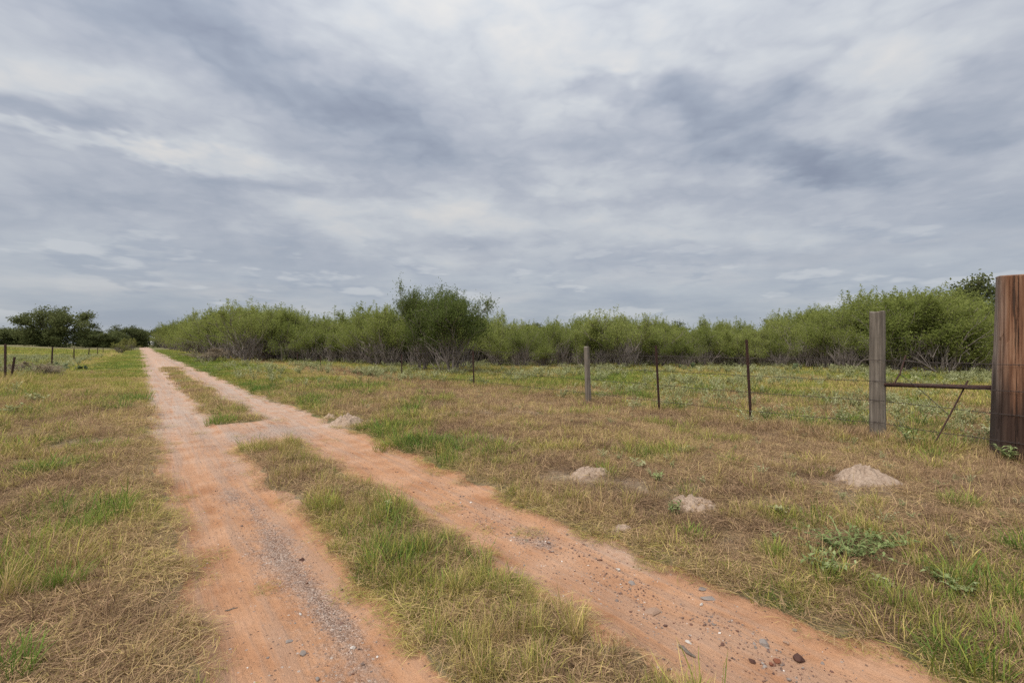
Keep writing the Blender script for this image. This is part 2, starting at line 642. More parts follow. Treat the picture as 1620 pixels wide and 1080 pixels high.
def mound_material():
    m, n = new_mat('burrowed_sand')
    co = n.node('ShaderNodeTexCoord').outputs['Object']
    f = n.noise(co, 26.0, 6.0, 0.65)
    g = n.noise(co, 130.0, 3.0, 0.7)
    col = n.ramp(f, [(0.3, (0.26, 0.185, 0.135)), (0.55, (0.40, 0.30, 0.225)), (0.75, (0.48, 0.37, 0.285))])
    h = n.math('ADD', f, n.math('MULTIPLY', g, 0.4))
    finish(n, col, 0.97, n.bump(h, 0.9, 0.02), 0.05)
    return m


def plain_material(name, c, rough=0.7, var=0.12, scale=4.0):
    m, n = new_mat(name)
    co = n.node('ShaderNodeTexCoord').outputs['Object']
    f = n.noise(co, scale, 4.0, 0.6)
    col = n.ramp(f, [(0.3, tuple(k * (1 - var) for k in c)), (0.7, tuple(min(1, k * (1 + var)) for k in c))])
    finish(n, col, rough, None, 0.3)
    return m


M_GROUND = ground_material()
M_GRASS = grass_material()
M_MESQ = leaf_material('mesquite_leaves', (0.155, 0.19, 0.05), (0.25, 0.28, 0.078), (0.37, 0.39, 0.13), 0.5)
M_MESQ_TWIG = bark_material('mesquite_bark', (0.165, 0.135, 0.118), (0.30, 0.255, 0.23))
M_OAK = leaf_material('oak_leaves', (0.065, 0.078, 0.032), (0.115, 0.132, 0.052), (0.19, 0.205, 0.085), 0.35)
M_OAK_BARK = bark_material('oak_bark', (0.07, 0.058, 0.05), (0.16, 0.135, 0.115))
M_WEED = leaf_material('silver_weed_leaves', (0.21, 0.22, 0.095), (0.35, 0.36, 0.175), (0.52, 0.52, 0.32), 0.3)
M_WEED_GREEN = leaf_material('sprawling_weed_leaves', (0.155, 0.195, 0.07), (0.25, 0.30, 0.12), (0.38, 0.42, 0.21), 0.3)
M_RUST = rust_material()
M_POST = old_wood('weathered_grey_wood', (0.075, 0.062, 0.05), (0.165, 0.138, 0.112), (0.27, 0.235, 0.195))
M_CORNER = corner_wood()
M_WIRE = plain_material('rusted_wire', (0.055, 0.042, 0.038), 0.7)
M_SAND = mound_material()

# ------------------------------------------------------------------ ground and road sheets
def graded(lo, hi, step, far_lo, far_hi, ratio):
    core = list(np.arange(lo, hi + 1e-6, step))
    k, a = step, hi
    up = []
    while a < far_hi:
        k *= ratio
        a += k
        up.append(a)
    k, a = step, lo
    dn = []
    while a > far_lo:
        k *= ratio
        a -= k
        dn.append(a)
    return np.array(dn[::-1] + core + up)


sg = graded(-1.0, 11.0, 0.05, -500.0, 3200.0, 1.022)
tg = graded(-2.2, 6.2, 0.05, -2600.0, 2600.0, 1.030)
SS, TT = np.meshgrid(sg, tg, indexing='ij')
XX, YY = st_to_xy(SS, TT)
ZZ = height(XX, YY)
RM = road_mask(SS, TT)


def gravel_mask(s, t):
    c = 0.80 + 0.10 * (fbm(s * 0.7, s * 0, 51) - 0.5)
    left = np.exp(-((t - c) / (np.where(t < c, 1.45, 0.8)) / (0.12 + 0.14 * fbm(s * 1.3, s * 0, 52))) ** 2) * np.clip(1.9 * fbm(s * 1.1, t * 3, 53) - 0.28, 0, 1) * (0.72 * smooth(30, 9, s) + 0.28 * smooth(5.5, 2.6, s))
    c2 = 2.40 + 0.12 * (fbm(s * 0.6, s * 0, 54) - 0.5)
    right = np.exp(-((t - c2) / 0.16) ** 2) * smooth(0.42, 0.62, fbm(s * 1.1, t * 2, 55)) * smooth(5.0, 2.2, s)
    cross = 0.75 * smooth(7.2, 7.9, s) * smooth(10.2, 9.0, s) * smooth(0.7, 1.1, t) * smooth(2.6, 2.2, t) * (0.35 + 0.6 * fbm(s * 2, t * 2, 57))
    far = 0.55 * smooth(8, 18, s) * (np.exp(-((t - 0.65) / 0.3) ** 2) + np.exp(-((t - 2.2) / 0.25) ** 2)) * (0.4 + 0.9 * fbm(s * 0.5, t * 2, 56))
    return np.clip(np.maximum.reduce([left, right, cross, far]), 0, 1)


def pale_mask(s, t):
    p = smooth(5.0, 12.0, s) * (0.42 + 0.65 * fbm(s * 0.25, t * 0.8, 61)) + 0.25 * fbm(s * 0.8, t * 2.5, 62)
    # pale wash running across the right track from the burrow
    c = 9.1 - 0.55 * (t - 2.0)
    p = np.maximum(p, 0.95 * np.exp(-((s - c) / 0.32) ** 2) * smooth(1.3, 1.8, t) * smooth(3.7, 3.1, t))
    p = np.maximum(p, 0.85 * np.exp(-((s - 8.6) / 0.8) ** 2) * smooth(0.9, 1.2, t) * smooth(2.7, 2.2, t))
    p = np.maximum(p, 0.6 * np.exp(-((t - 2.72) / 0.13) ** 2) * smooth(1.4, 1.9, s) * smooth(2.9, 2.4, s))
    return p


def bare_mask(s, t):
    """bare sandy scrapes in the right verge"""
    b = np.zeros_like(np.asarray(s, float))
    for (u, v, a, c) in ((835, 655, 0.9, 0.28), (1010, 765, 0.55, 0.16), (1245, 772, 0.30, 0.16), (1290, 800, 0.5, 0.14), (1110, 780, 0.5, 0.12), (1367, 772, 0.42, 0.36), (933, 760, 0.30, 0.24), (1098, 808, 0.28, 0.30), (985, 838, 0.16, 0.12), (550, 670, 0.5, 0.4), (160, 702, 0.5, 0.12), (1180, 860, 0.25, 0.10), (760, 700, 0.5, 0.2)):
        x, y = gp(u, v)
        X, Y = st_to_xy(s, t)
        b = np.maximum(b, np.exp(-(((X - x) / a) ** 2 + ((Y - y) / c) ** 2)))
    return b


def green_mask(s, t):
    """how green rather than dry the grass is, 0 to 1"""
    s = np.asarray(s, float)
    t = np.asarray(t, float)
    X, Y = st_to_xy(s, t)
    r = np.hypot(X, Y)
    patch = fbm(X * 0.9, Y * 0.9, 70, 4) - 0.5
    wide = fbm(X * 0.18, Y * 0.18, 71, 3) - 0.5
    left = 0.36 + 0.26 * smooth(6, 16, r) + 0.30 * smooth(20, 38, s) * smooth(-3.6, -1.0, t) - 0.10 * smooth(-0.5, 0.1, t)
    strip = 0.42 + 0.0 * s
    right = 0.35 + 0.25 * np.exp(-((t - 3.1) / 0.45) ** 2) * smooth(3.2, 5.0, s) + 0.36 * smooth(8, 17, s) * smooth(9.0, 5.0, t) + 0.25 * smooth(20, 36, s) * smooth(8.0, 4.0, t)
    right = right - 0.10 * np.exp(-((t - 7.6) / 1.4) ** 2)
    past = 0.60 + 0.12 * smooth(14, 24, r)
    lf = 0.80
    g = np.where(t < 0.6, left, np.where(t < 2.4, strip, np.where(t < 9.4, right, past)))
    g = np.where(t < -4.4, lf, g)
    spots = smooth(0.52, 0.64, fbm(X * 1.9, Y * 1.9, 72, 3)) - smooth(0.47, 0.36, fbm(X * 1.3 + 7, Y * 1.3, 73, 3))
    near = smooth(26, 9, r) * np.where((t > 0.6) & (t < 2.4), 0.45, 1.0)
    return np.clip(g + 0.9 * patch + 0.36 * spots * near + 0.45 * wide, 0, 1)


zone = np.zeros(SS.shape + (4,), dtype=np.float32)
zone[..., 0] = RM
zone[..., 1] = gravel_mask(SS, TT)
zone[..., 2] = np.where(RM > 0.5, pale_mask(SS, TT), bare_mask(SS, TT))
zone[..., 3] = 1.0
vegm = green_mask(SS, TT).astype(np.float32)

ns, nt_ = SS.shape
idx = np.arange(ns * nt_).reshape(ns, nt_)
quads = np.stack([idx[:-1, :-1], idx[:-1, 1:], idx[1:, 1:], idx[1:, :-1]], axis=-1).reshape(-1, 4)
quads = quads[:, ::-1]
smid = ((SS[:-1, :-1] + SS[1:, 1:]) * 0.5).ravel()
tmid = ((TT[:-1, :-1] + TT[1:, 1:]) * 0.5).ravel()
on_road = (road_mask(smid, tmid) > 0.5) & (smid > -400) & (smid < 400)


def sub_sheet(name, sel):
    q = quads[sel]
    used = np.unique(q)
    remap = np.full(ns * nt_, -1, dtype=np.int64)
    remap[used] = np.arange(len(used))
    vs = np.stack([XX.ravel(), YY.ravel(), ZZ.ravel()], axis=1)[used]
    me = mesh_np(name, vs, remap[q], True)
    add_attr(me, 'zone', zone.reshape(-1, 4)[used], 'FLOAT_COLOR')
    add_attr(me, 'veg', vegm.ravel()[used], 'FLOAT')
    return me


link('ground', sub_sheet('ground', ~on_road), M_GROUND, kind='structure',
     label='sandy verge and pasture ground matted with dry grass', cat='ground')
link('dirt_road', sub_sheet('dirt_road', on_road), M_GROUND, kind='structure',
     label='red sandy two-track dirt road running to the left', cat='road')

# ------------------------------------------------------------------ instanced ground cover ("stuff")
def make_instancer():
    ng = bpy.data.node_groups.new('scatter_points', 'GeometryNodeTree')
    ng.interface.new_socket('Geometry', in_out='INPUT', socket_type='NodeSocketGeometry')
    ng.interface.new_socket('Collection', in_out='INPUT', socket_type='NodeSocketCollection')
    ng.interface.new_socket('Geometry', in_out='OUTPUT', socket_type='NodeSocketGeometry')
    gi = ng.nodes.new('NodeGroupInput')
    go = ng.nodes.new('NodeGroupOutput')
    ci = ng.nodes.new('GeometryNodeCollectionInfo')
    ci.inputs['Separate Children'].default_value = True
    ci.inputs['Reset Children'].default_value = True
    ip = ng.nodes.new('GeometryNodeInstanceOnPoints')
    ip.inputs['Pick Instance'].default_value = True

    def na(name, kind):
        a = ng.nodes.new('GeometryNodeInputNamedAttribute')
        a.data_type = kind
        a.inputs['Name'].default_value = name
        return a.outputs['Attribute']
    e2r = ng.nodes.new('FunctionNodeEulerToRotation')
    ng.links.new(na('rot', 'FLOAT_VECTOR'), e2r.inputs[0])
    ng.links.new(gi.outputs[0], ip.inputs['Points'])
    ng.links.new(gi.outputs[1], ci.inputs['Collection'])
    ng.links.new(ci.outputs[0], ip.inputs['Instance'])
    ng.links.new(na('idx', 'INT'), ip.inputs['Instance Index'])
    ng.links.new(e2r.outputs[0], ip.inputs['Rotation'])
    ng.links.new(na('scl', 'FLOAT_VECTOR'), ip.inputs['Scale'])
    ng.links.new(ip.outputs[0], go.inputs[0])
    return ng


SCATTER = make_instancer()


def proto_collection(name, meshes):
    c = bpy.data.collections.new(name)
    for i, me in enumerate(meshes):
        o = bpy.data.objects.new('%s_%02d' % (name, i), me)
        c.objects.link(o)
    return c


def scatter(name, coll, nproto, pts, rotz, scl, g, label, cat, rng, tilt=0.0):
    n = len(pts)
    me = bpy.data.meshes.new(name)
    me.vertices.add(n)
    me.vertices.foreach_set('co', np.asarray(pts, dtype=np.float32).ravel())
    rot = np.zeros((n, 3), dtype=np.float32)
    rot[:, 2] = rotz
    if tilt:
        rot[:, 0] = rng.normal(0, tilt, n)
        rot[:, 1] = rng.normal(0, tilt, n)
    scl = np.asarray(scl, dtype=np.float32)
    if scl.ndim == 1:
        scl = np.repeat(scl[:, None], 3, axis=1)
    add_attr(me, 'rot', rot, 'FLOAT_VECTOR')
    add_attr(me, 'scl', scl, 'FLOAT_VECTOR')
    add_attr(me, 'idx', rng.integers(0, nproto, n).astype(np.int32), 'INT')
    add_attr(me, 'g', np.asarray(g, dtype=np.float32), 'FLOAT')
    me.update()
    o = link(name, me, None, label=label, cat=cat, kind='stuff')
    md = o.modifiers.new('scatter', 'NODES')
    md.node_group = SCATTER
    for it in SCATTER.interface.items_tree:
        if it.item_type == 'SOCKET' and it.in_out == 'INPUT' and it.name == 'Collection':
            md[it.identifier] = coll
    return o


def blades(rng, n, radius, hmin, hmax, lean, curl, width, flat=0.0, segs=3):
    """a tuft of n tapering, bending blades; returns verts, faces, r, k arrays"""
    a = rng.uniform(0, 2 * np.pi, n)
    rr = radius * np.sqrt(rng.uniform(0, 1, n))
    bx, by = rr * np.cos(a), rr * np.sin(a)
    az = a + rng.normal(0, 0.9, n) if flat < 0.5 else rng.uniform(0, 2 * np.pi, n)
    L = rng.uniform(hmin, hmax, n)
    th = np.abs(rng.normal(lean, lean * 0.5, n))
    if flat > 0:
        th = np.where(rng.uniform(0, 1, n) < flat, rng.uniform(1.15, 1.5, n), th)
    cv = np.abs(rng.normal(curl, curl * 0.6, n))
    wd = width * rng.uniform(0.7, 1.3, n)
    pts = np.zeros((n, segs + 1, 3))
    pos = np.stack([bx, by, np.full(n, -0.005)], axis=1)
    if flat > 0:
        pos[:, 2] = rng.uniform(0.0, 0.035, n) * flat
    pts[:, 0] = pos
    for i in range(segs):
        ang = np.minimum(th + cv * (i + 0.5) / segs, 1.62)
        st = L / segs
        wob = az + rng.normal(0, 0.22, n) * (i > 0)
        pos = pos + np.stack([np.sin(ang) * np.cos(wob) * st, np.sin(ang) * np.sin(wob) * st, np.cos(ang) * st], axis=1)
        pts[:, i + 1] = pos
    side = np.stack([-np.sin(az), np.cos(az), rng.normal(0, 0.25, n)], axis=1)
    verts, kk = [], []
    per = 2 * segs + 1
    out = np.zeros((n, per, 3))
    for i in range(segs):
        wv = wd * (1.0 - 0.55 * i / segs)
        out[:, 2 * i] = pts[:, i] - side * (wv / 2)[:, None]
        out[:, 2 * i + 1] = pts[:, i] + side * (wv / 2)[:, None]
    out[:, 2 * segs] = pts[:, segs]
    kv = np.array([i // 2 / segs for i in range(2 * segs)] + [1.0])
    base = (np.arange(n) * per)[:, None]
    q = []
    for i in range(segs - 1):
        q.append(base + np.array([2 * i, 2 * i + 1, 2 * i + 3, 2 * i + 2])[None])
    quads_ = np.concatenate(q) if q else np.zeros((0, 4), int)
    tris = base + np.array([2 * segs - 2, 2 * segs - 1, 2 * segs])[None]
    r = np.repeat(rng.uniform(0, 1, n), per)
    k = np.tile(kv, n)
    return out.reshape(-1, 3), [quads_, tris], r, k


def blade_mesh(name, rng, **kw):
    v, f, r, k = blades(rng, **kw)
    me = mesh_np(name, v, f)
    add_attr(me, 'r', r)
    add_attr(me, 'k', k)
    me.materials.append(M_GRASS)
    return me


rng = np.random.default_rng(11)
C_THATCH = proto_collection('thatch', [blade_mesh('thatch', rng, n=105, radius=0.17, hmin=0.04, hmax=0.14, lean=0.95, curl=0.35, width=0.0027, flat=0.86) for _ in range(6)])
C_SHORT = proto_collection('short_tuft', [blade_mesh('short_tuft', rng, n=40, radius=0.06, hmin=0.05, hmax=0.16, lean=0.40, curl=0.6, width=0.0034) for _ in range(6)])
C_TALL = proto_collection('tall_tuft', [blade_mesh('tall_tuft', rng, n=38, radius=0.06, hmin=0.12, hmax=0.33, lean=0.24, curl=0.50, width=0.0038, segs=4) for _ in range(6)])
C_FAR = proto_collection('far_tuft', [blade_mesh('far_tuft', rng, n=110, radius=0.42, hmin=0.07, hmax=0.22, lean=0.5, curl=0.7, width=0.011, segs=2) for _ in range(6)])


def leafy(rng, stems, leaves, h, spread, leaf, wide=0.45, droop=0.2):
    """weed: thin stems carrying lance-shaped folded leaves; returns arrays"""
    vs, fq, ft, rr, kk = [], [], [], [], []
    b = 0
    for _ in range(stems):
        a = rng.uniform(0, 6.283)
        out = rng.uniform(0.2, 1.0) * spread
        hh = h * rng.uniform(0.6, 1.1)
        tip = np.array([math.cos(a) * out, math.sin(a) * out, hh])
        mid = tip * 0.5 + np.array([0, 0, hh * 0.16])
        p0 = np.array([rng.normal(0, 0.01), rng.normal(0, 0.01), 0.0])
        sv = rng.uniform(0, 1)
        wv = np.array([-math.sin(a), math.cos(a), 0]) * 0.0035
        for p in (p0, mid, tip):
            vs += [p - wv, p + wv]
            rr += [sv] * 2
        fq += [(b, b + 1, b + 3, b + 2), (b + 2, b + 3, b + 5, b + 4)]
        b += 6
        for i in range(leaves):
            f = 0.18 + 0.82 * (i + rng.uniform(0, 0.8)) / leaves
            p = (1 - f) ** 2 * p0 + 2 * f * (1 - f) * mid + f * f * tip
            la = rng.uniform(0, 6.283)
            up = rng.uniform(-droop, 0.9)
            d = np.array([math.cos(la), math.sin(la), up])
            d /= np.linalg.norm(d)
            sd = np.cross(d, [0, 0, 1.0])
            sd /= np.linalg.norm(sd) + 1e-9
            nrm = np.cross(sd, d)
            ll = leaf * rng.uniform(0.55, 1.2)
            ww = ll * wide * 0.5
            m1 = p + d * ll * 0.42 + nrm * ll * 0.05
            tp = p + d * ll - nrm * ll * 0.12
            vs += [p, m1 - sd * ww + nrm * ww * 0.35, m1, m1 + sd * ww + nrm * ww * 0.35, tp]
            lv = rng.uniform(0, 1)
            rr += [lv] * 5
            ft += [(b, b + 1, b + 2), (b, b + 2, b + 3), (b + 1, b + 4, b + 2), (b + 2, b + 4, b + 3)]
            b += 5
    return np.array(vs), [np.array(fq), np.array(ft)], np.array(rr)


def leafy_mesh(name, rng, mat, **kw):
    v, f, r = leafy(rng, **kw)
    me = mesh_np(name, v, f)
    add_attr(me, 'r', r)
    me.materials.append(mat)
    return me


C_WEED = proto_collection('weed_plant', [leafy_mesh('weed_plant', rng, M_WEED, stems=7, leaves=13, h=0.25, spread=0.22, leaf=0.052, wide=0.48) for _ in range(5)])


def polar(rng, r0, r1, dens, half=64.0):
    h = math.radians(half)
    area = h * (r1 * r1 - r0 * r0)
    n = int(area * dens)
    r = np.sqrt(rng.uniform(r0 * r0, r1 * r1, n))
    th = rng.uniform(-h, h, n)
    x, y = r * np.sin(th), r * np.cos(th)
    s, t = xy_to_st(x, y)
    return x, y, s, t, r


MOUNDS = []   # (x, y, radius): kept clear of grass


def clear_of_mounds(x, y):
    ok = np.ones(len(x), bool)
    for mx, my, mr in MOUNDS:
        ok &= np.hypot(x - mx, y - my) > mr
    return ok


for (u, v, rad) in ((1367, 768, 0.29), (933, 757, 0.19), (1098, 806, 0.17), (985, 838, 0.10), (548, 668, 0.28), (520, 660, 0.12)):
    MOUNDS.append((*gp(u, v), rad * 0.70))

rng = np.random.default_rng(23)

# matted dry grass lying on the soil
acc = []
for r0, r1, dens in ((1.1, 4.5, 150), (4.5, 9.0, 85), (9.0, 18.0, 26)):
    x, y, s, t, r = polar(rng, r0, r1, dens)
    rm = road_mask(s, t, 0.16)
    lit = fbm(x * 1.6, y * 1.6, 81)
    prob = np.where(rm < 0.5, 1.0 - 0.55 * bare_mask(s, t), np.where(rm < 0.97, 0.55 * (1 - rm), 0.010))
    keep = (rng.uniform(0, 1, len(x)) < prob) & clear_of_mounds(x, y) & (t > -9)
    x, y, s, t, r, rm, lit = (k[keep] for k in (x, y, s, t, r, rm, lit))
    base = 0.02 + 0.46 * lit + 0.20 * smooth(0.0, 0.5, rm) + 0.14 * np.exp(-((t - 0.05) / 0.5) ** 2) + 0.10 * np.exp(-((t - 2.95) / 0.35) ** 2)
    base = np.where((t > 0.6) & (t < 2.4), base + 0.05, base)
    g = base + rng.normal(0, 0.06, len(x)) + 0.16 * np.clip(green_mask(s, t) - 0.45, 0, 1)
    sc = rng.uniform(0.7, 1.25, len(x)) * np.where(r > 4.5, 1.15, 1.0) * np.where(r > 9, 1.3, 1.0) * (1 - 0.3 * smooth(0.1, 0.6, rm))
    zs = sc * np.where(r > 9, 1.3, 1.0) * np.where(rm > 0.3, 0.45, 1.0)
    acc.append((np.stack([x, y, height(x, y)], 1), g, np.stack([sc, sc, zs], 1)))
p, g, sc = (np.concatenate([a[i] for a in acc]) for i in range(3))
scatter('dry_grass_litter', C_THATCH, 6, p, rng.uniform(0, 6.283, len(p)), sc, g, 'matted dry straw coloured grass lying on the verges', 'dry grass', rng)

# short upright tufts, dry to green
acc = []
for r0, r1, dens in ((1.1, 4.5, 150), (4.5, 9.0, 95), (9.0, 20.0, 42)):
    x, y, s, t, r = polar(rng, r0, r1, dens)
    rm = road_mask(s, t, 0.08)
    gr = green_mask(s, t)
    cl = fbm(x * 3.2, y * 3.2, 83, 3)
    prob = np.where(rm < 0.35, 0.10 + 1.5 * (cl - 0.40) + 1.1 * (gr - 0.25), 0.0) * (1 - 0.9 * bare_mask(s, t))
    keep = (rng.uniform(0, 1, len(x)) < prob) & clear_of_mounds(x, y) & (t > -9)
    x, y, s, t, r, gr, cl = (k[keep] for k in (x, y, s, t, r, gr, cl))
    g = np.clip(0.14 + 0.78 * gr + 0.25 * (cl - 0.5) + rng.normal(0, 0.07, len(x)), 0.08, 0.95)
    sc = np.clip(rng.lognormal(-0.22, 0.36, len(x)), 0.35, 1.7) * (0.75 + 0.55 * gr) * np.where(r > 9, 1.3, 1.0)
    acc.append((np.stack([x, y, height(x, y)], 1), g, np.stack([sc * np.where(r > 6, 1.35, 1.0), sc * np.where(r > 6, 1.35, 1.0), sc], 1)))
p, g, sc = (np.concatenate([a[i] for a in acc]) for i in range(3))
scatter('short_grass', C_SHORT, 6, p, rng.uniform(0, 6.283, len(p)), sc, g, 'short patchy green and straw coloured grass on the verges', 'grass', rng, 0.12)

# taller grass: middle strip of the road, its right lip, the left fence line, the foot of the right fence
acc = []
for r0, r1, dens in ((1.1, 4.5, 150), (4.5, 10.0, 90), (10.0, 30.0, 16)):
    x, y, s, t, r = polar(rng, r0, r1, dens)
    rm = road_mask(s, t, 0.10)
    gr = green_mask(s, t)
    cl = fbm(x * 2.4, y * 2.4, 85, 3)
    strip = ((t > 0.75) & (t < 2.3)) * strip_on(s)
    dry_gap = 1 - 0.75 * np.exp(-((s - 4.6) / 0.8) ** 2)
    ps = strip * np.where(rm < 0.25, 1.0, 0.0) * np.clip(0.10 + 4.2 * (cl - 0.49), 0.04, 0.9) * dry_gap * np.where(s > 9, 0.35, 1.0)
    lip = np.exp(-((t - 3.15) / 0.28) ** 2) * smooth(3.2, 5.0, s) * smooth(13, 9, s) * np.clip(2.2 * (cl - 0.42), 0, 1)
    fl = np.exp(-((t + 4.2) / 1.1) ** 2) * 0.95 * smooth(4, 8, s) + 0.50 * smooth(-0.7, -2.4, t) * smooth(4, 8, s)
    fr = np.exp(-((t - 9.2) / 0.7) ** 2) * 0.7 + smooth(9.6, 10.5, t) * 0.12
    stalk = 0.035 + 0.10 * smooth(0.52, 0.62, fbm(x * 0.8, y * 0.8, 87, 3))
    prob = np.where(rm < 0.3, np.maximum.reduce([ps, lip, fl, fr, stalk]), 0)
    keep = (rng.uniform(0, 1, len(x)) < prob) & clear_of_mounds(x, y) & (t > -8)
    x, y, s, t, r, gr, cl, strip = (k[keep] for k in (x, y, s, t, r, gr, cl, strip))
    g = np.where(strip > 0.3, 0.50 + 0.45 * (cl - 0.5) + rng.normal(0, 0.07, len(x)), np.where(t < -0.5, 0.42 + 0.35 * (gr - 0.4), np.where(t > 8, 0.34 + 0.35 * (gr - 0.35), np.where(np.abs(t - 3.15) < 0.5, 0.56, 0.30 + 0.45 * (gr - 0.2))))) + rng.normal(0, 0.08, len(x))
    sc = rng.uniform(0.55, 1.05, len(x)) * np.where(strip > 0.3, 0.24 + 0.68 * cl, np.where(t < -3.2, 1.55, np.where(t < -0.5, 1.0, np.where(t > 8, 0.85, 0.72))))
    sx = sc * np.where(r > 9, 1.5, 1.0)
    acc.append((np.stack([x, y, height(x, y)], 1), np.clip(g, 0.1, 0.95), np.stack([sx, sx, sc], 1)))
p, g, sc = (np.concatenate([a[i] for a in acc]) for i in range(3))
scatter('tall_grass', C_TALL, 6, p, rng.uniform(0, 6.283, len(p)), sc, g, 'taller yellow green grass along the road strip and fence lines', 'grass', rng, 0.10)

# grass further off, in wider tufts
acc = []
for r0, r1, dens in ((16.0, 30.0, 13), (30.0, 60.0, 5.5), (60.0, 130.0, 1.3)):
    x, y, s, t, r = polar(rng, r0, r1, dens, 58)
    rm = road_mask(s, t, 0.1)
    keep = (rm < 0.2) & ~((t > 14) & (y > 33)) & ~((t < -40) & (r > 115))
    x, y, s, t, r = (k[keep] for k in (x, y, s, t, r))
    gr = green_mask(s, t)
    g = np.clip(0.22 + 0.60 * gr + rng.normal(0, 0.06, len(x)), 0.1, 0.9)
    verge = (t > -3.2) & (t < 8.5)
    sc = rng.uniform(0.8, 1.3, len(x)) * np.where(verge, 0.65, 1.15)
    sx = sc * np.where(r > 30, 1.5, 1.0) * np.where(r > 60, 1.7, 1.0)
    acc.append((np.stack([x, y, height(x, y)], 1), g, np.stack([sx, sx, sc], 1)))
p, g, sc = (np.concatenate([a[i] for a in acc]) for i in range(3))
scatter('pasture_grass', C_FAR, 6, p, rng.uniform(0, 6.283, len(p)), sc, g, 'mixed green and dry grass of the far verges and pasture', 'grass', rng)

# silvery broad-leaved weeds in the pasture and sprinkled on the verge
acc = []
for r0, r1, dens in ((2.0, 9.0, 9), (9.0, 18.0, 10), (18.0, 34.0, 7), (34.0, 70.0, 2.5)):
    x, y, s, t, r = polar(rng, r0, r1, dens, 60)
    rm = road_mask(s, t, 0.2)
    cl = fbm(x * 0.55, y * 0.55, 91, 3)
    past = (t > 9.2) * np.clip(3.2 * (cl - 0.44), 0, 0.75) * smooth(9.0, 10.5, t)
    line = np.exp(-((t - 8.8) / 1.2) ** 2) * smooth(16, 22, s) * 0.9 * (cl > 0.42)
    leftl = np.exp(-((t + 3.9) / 0.7) ** 2) * smooth(26, 34, s) * 0.9 + np.exp(-((t + 3.6) / 0.7) ** 2) * 0.12
    field = (t < -5) * 0.8 * (cl > 0.40)
    verge = 0.22 * (t > 3.2) * (t < 9.2) * (cl > 0.42)
    prob = np.where(rm < 0.2, np.maximum.reduce([past, line, leftl, field, verge]), 0)
    keep = (rng.uniform(0, 1, len(x)) < prob) & clear_of_mounds(x, y) & ~((t > 14) & (y > 35))
    x, y, s, t, r, cl = (k[keep] for k in (x, y, s, t, r, cl))
    small = (t > 0) & (t < 9.0) & (s < 16)
    sc = rng.uniform(0.7, 1.3, len(x)) * np.where(small, 0.38, 1.0) * np.where(r > 18, 1.35, 1.0) * np.where((np.abs(t - 8.8) < 1.5) & (s > 18), 1.0, 1.0)
    acc.append((np.stack([x, y, height(x, y)], 1), cl, np.stack([sc, sc, sc], 1)))
p, g, sc = (np.concatenate([a[i] for a in acc]) for i in range(3))
scatter('silver_weeds', C_WEED, 5, p, rng.uniform(0, 6.283, len(p)), sc, g, 'low silvery green broad-leaved weeds spread over the pasture', 'weeds', rng, 0.1)


# ------------------------------------------------------------------ loose stones
def rock_mesh(name, seed, sub=2, flat=0.7, rough=0.35):
    import bmesh
    bm = bmesh.new()
    bmesh.ops.create_icosphere(bm, subdivisions=sub, radius=1.0)
    rr = random.Random(seed)
    planes = [(Vector((rr.gauss(0, 1), rr.gauss(0, 1), rr.gauss(0, 1))).normalized(), rr.uniform(0.42, 0.8)) for _ in range(14)]
    sx, sy = rr.uniform(0.8, 1.25), rr.uniform(0.7, 1.1)
    for v in bm.verts:
        c = v.co.copy()
        for pn, pd in planes:
            k = c.dot(pn)
            if k > pd:
                c -= pn * (k - pd) * 0.97
        c *= 1 + rr.uniform(-0.5, 0.5) * rough * 0.25
        v.co = Vector((c.x * sx, c.y * sy, c.z * flat))
    me = bpy.data.meshes.new(name)
    bm.to_mesh(me)
    bm.free()
    return me


M_GRAVEL = stone_material('gravel_stones', [(0.0, (0.06, 0.035, 0.03)), (0.25, (0.17, 0.085, 0.06)), (0.5, (0.17, 0.13, 0.11)), (0.8, (0.30, 0.25, 0.215)), (1.0, (0.62, 0.56, 0.50))], True)
gm = []
for i in range(6):
    me = rock_mesh('gravel', 200 + i, 1, 0.6)
    me.materials.append(M_GRAVEL)
    gm.append(me)
C_GRAVEL = proto_collection('gravel_piece', gm)
rng = np.random.default_rng(37)
acc = []
n = 330000
s = rng.uniform(0.4, 11.0, n)
t = rng.uniform(0.1, 2.95, n)
rm = road_mask(s, t, 0.03)
gmk = gravel_mask(s, t) * (s < 11)
rt = np.exp(-((t - 2.40) / 0.26) ** 2) * smooth(6.5, 1.8, s)
prob = rm * (0.014 + 0.19 * np.clip(gmk - 0.10, 0, 1) ** 1.2 * (0.4 + 1.2 * rng.uniform(0, 1, n)) * smooth(12.0, 3.5, s) + 0.12 * rt * (0.3 + 1.4 * fbm(s * 2.2, t * 4.0, 58)))
keep = rng.uniform(0, 1, n) < prob
s, t, rt, gmk = s[keep], t[keep], rt[keep], gmk[keep]
x, y = st_to_xy(s, t)
size = rng.lognormal(-5.75, 0.42, len(x)) * (1 + 0.5 * rt)
size = np.clip(size * np.where(rng.uniform(0, 1, len(x)) < 0.06, 2.0, 1.0), 0.0018, 0.018)
g = np.clip(rng.beta(2.0, 2.6, len(x)) * 0.85 + 0.10 - 0.22 * rt * rng.uniform(0, 1, len(x)), 0, 1)
g = np.where(rng.uniform(0, 1, len(x)) < 0.05, 0.97, g)
p = np.stack([x, y, height(x, y) + size * 0.12], 1)
scatter('gravel', C_GRAVEL, 6, p, rng.uniform(0, 6.283, len(p)), size, g, 'loose grey and rust coloured gravel in the wheel tracks', 'gravel', rng, 0.3)

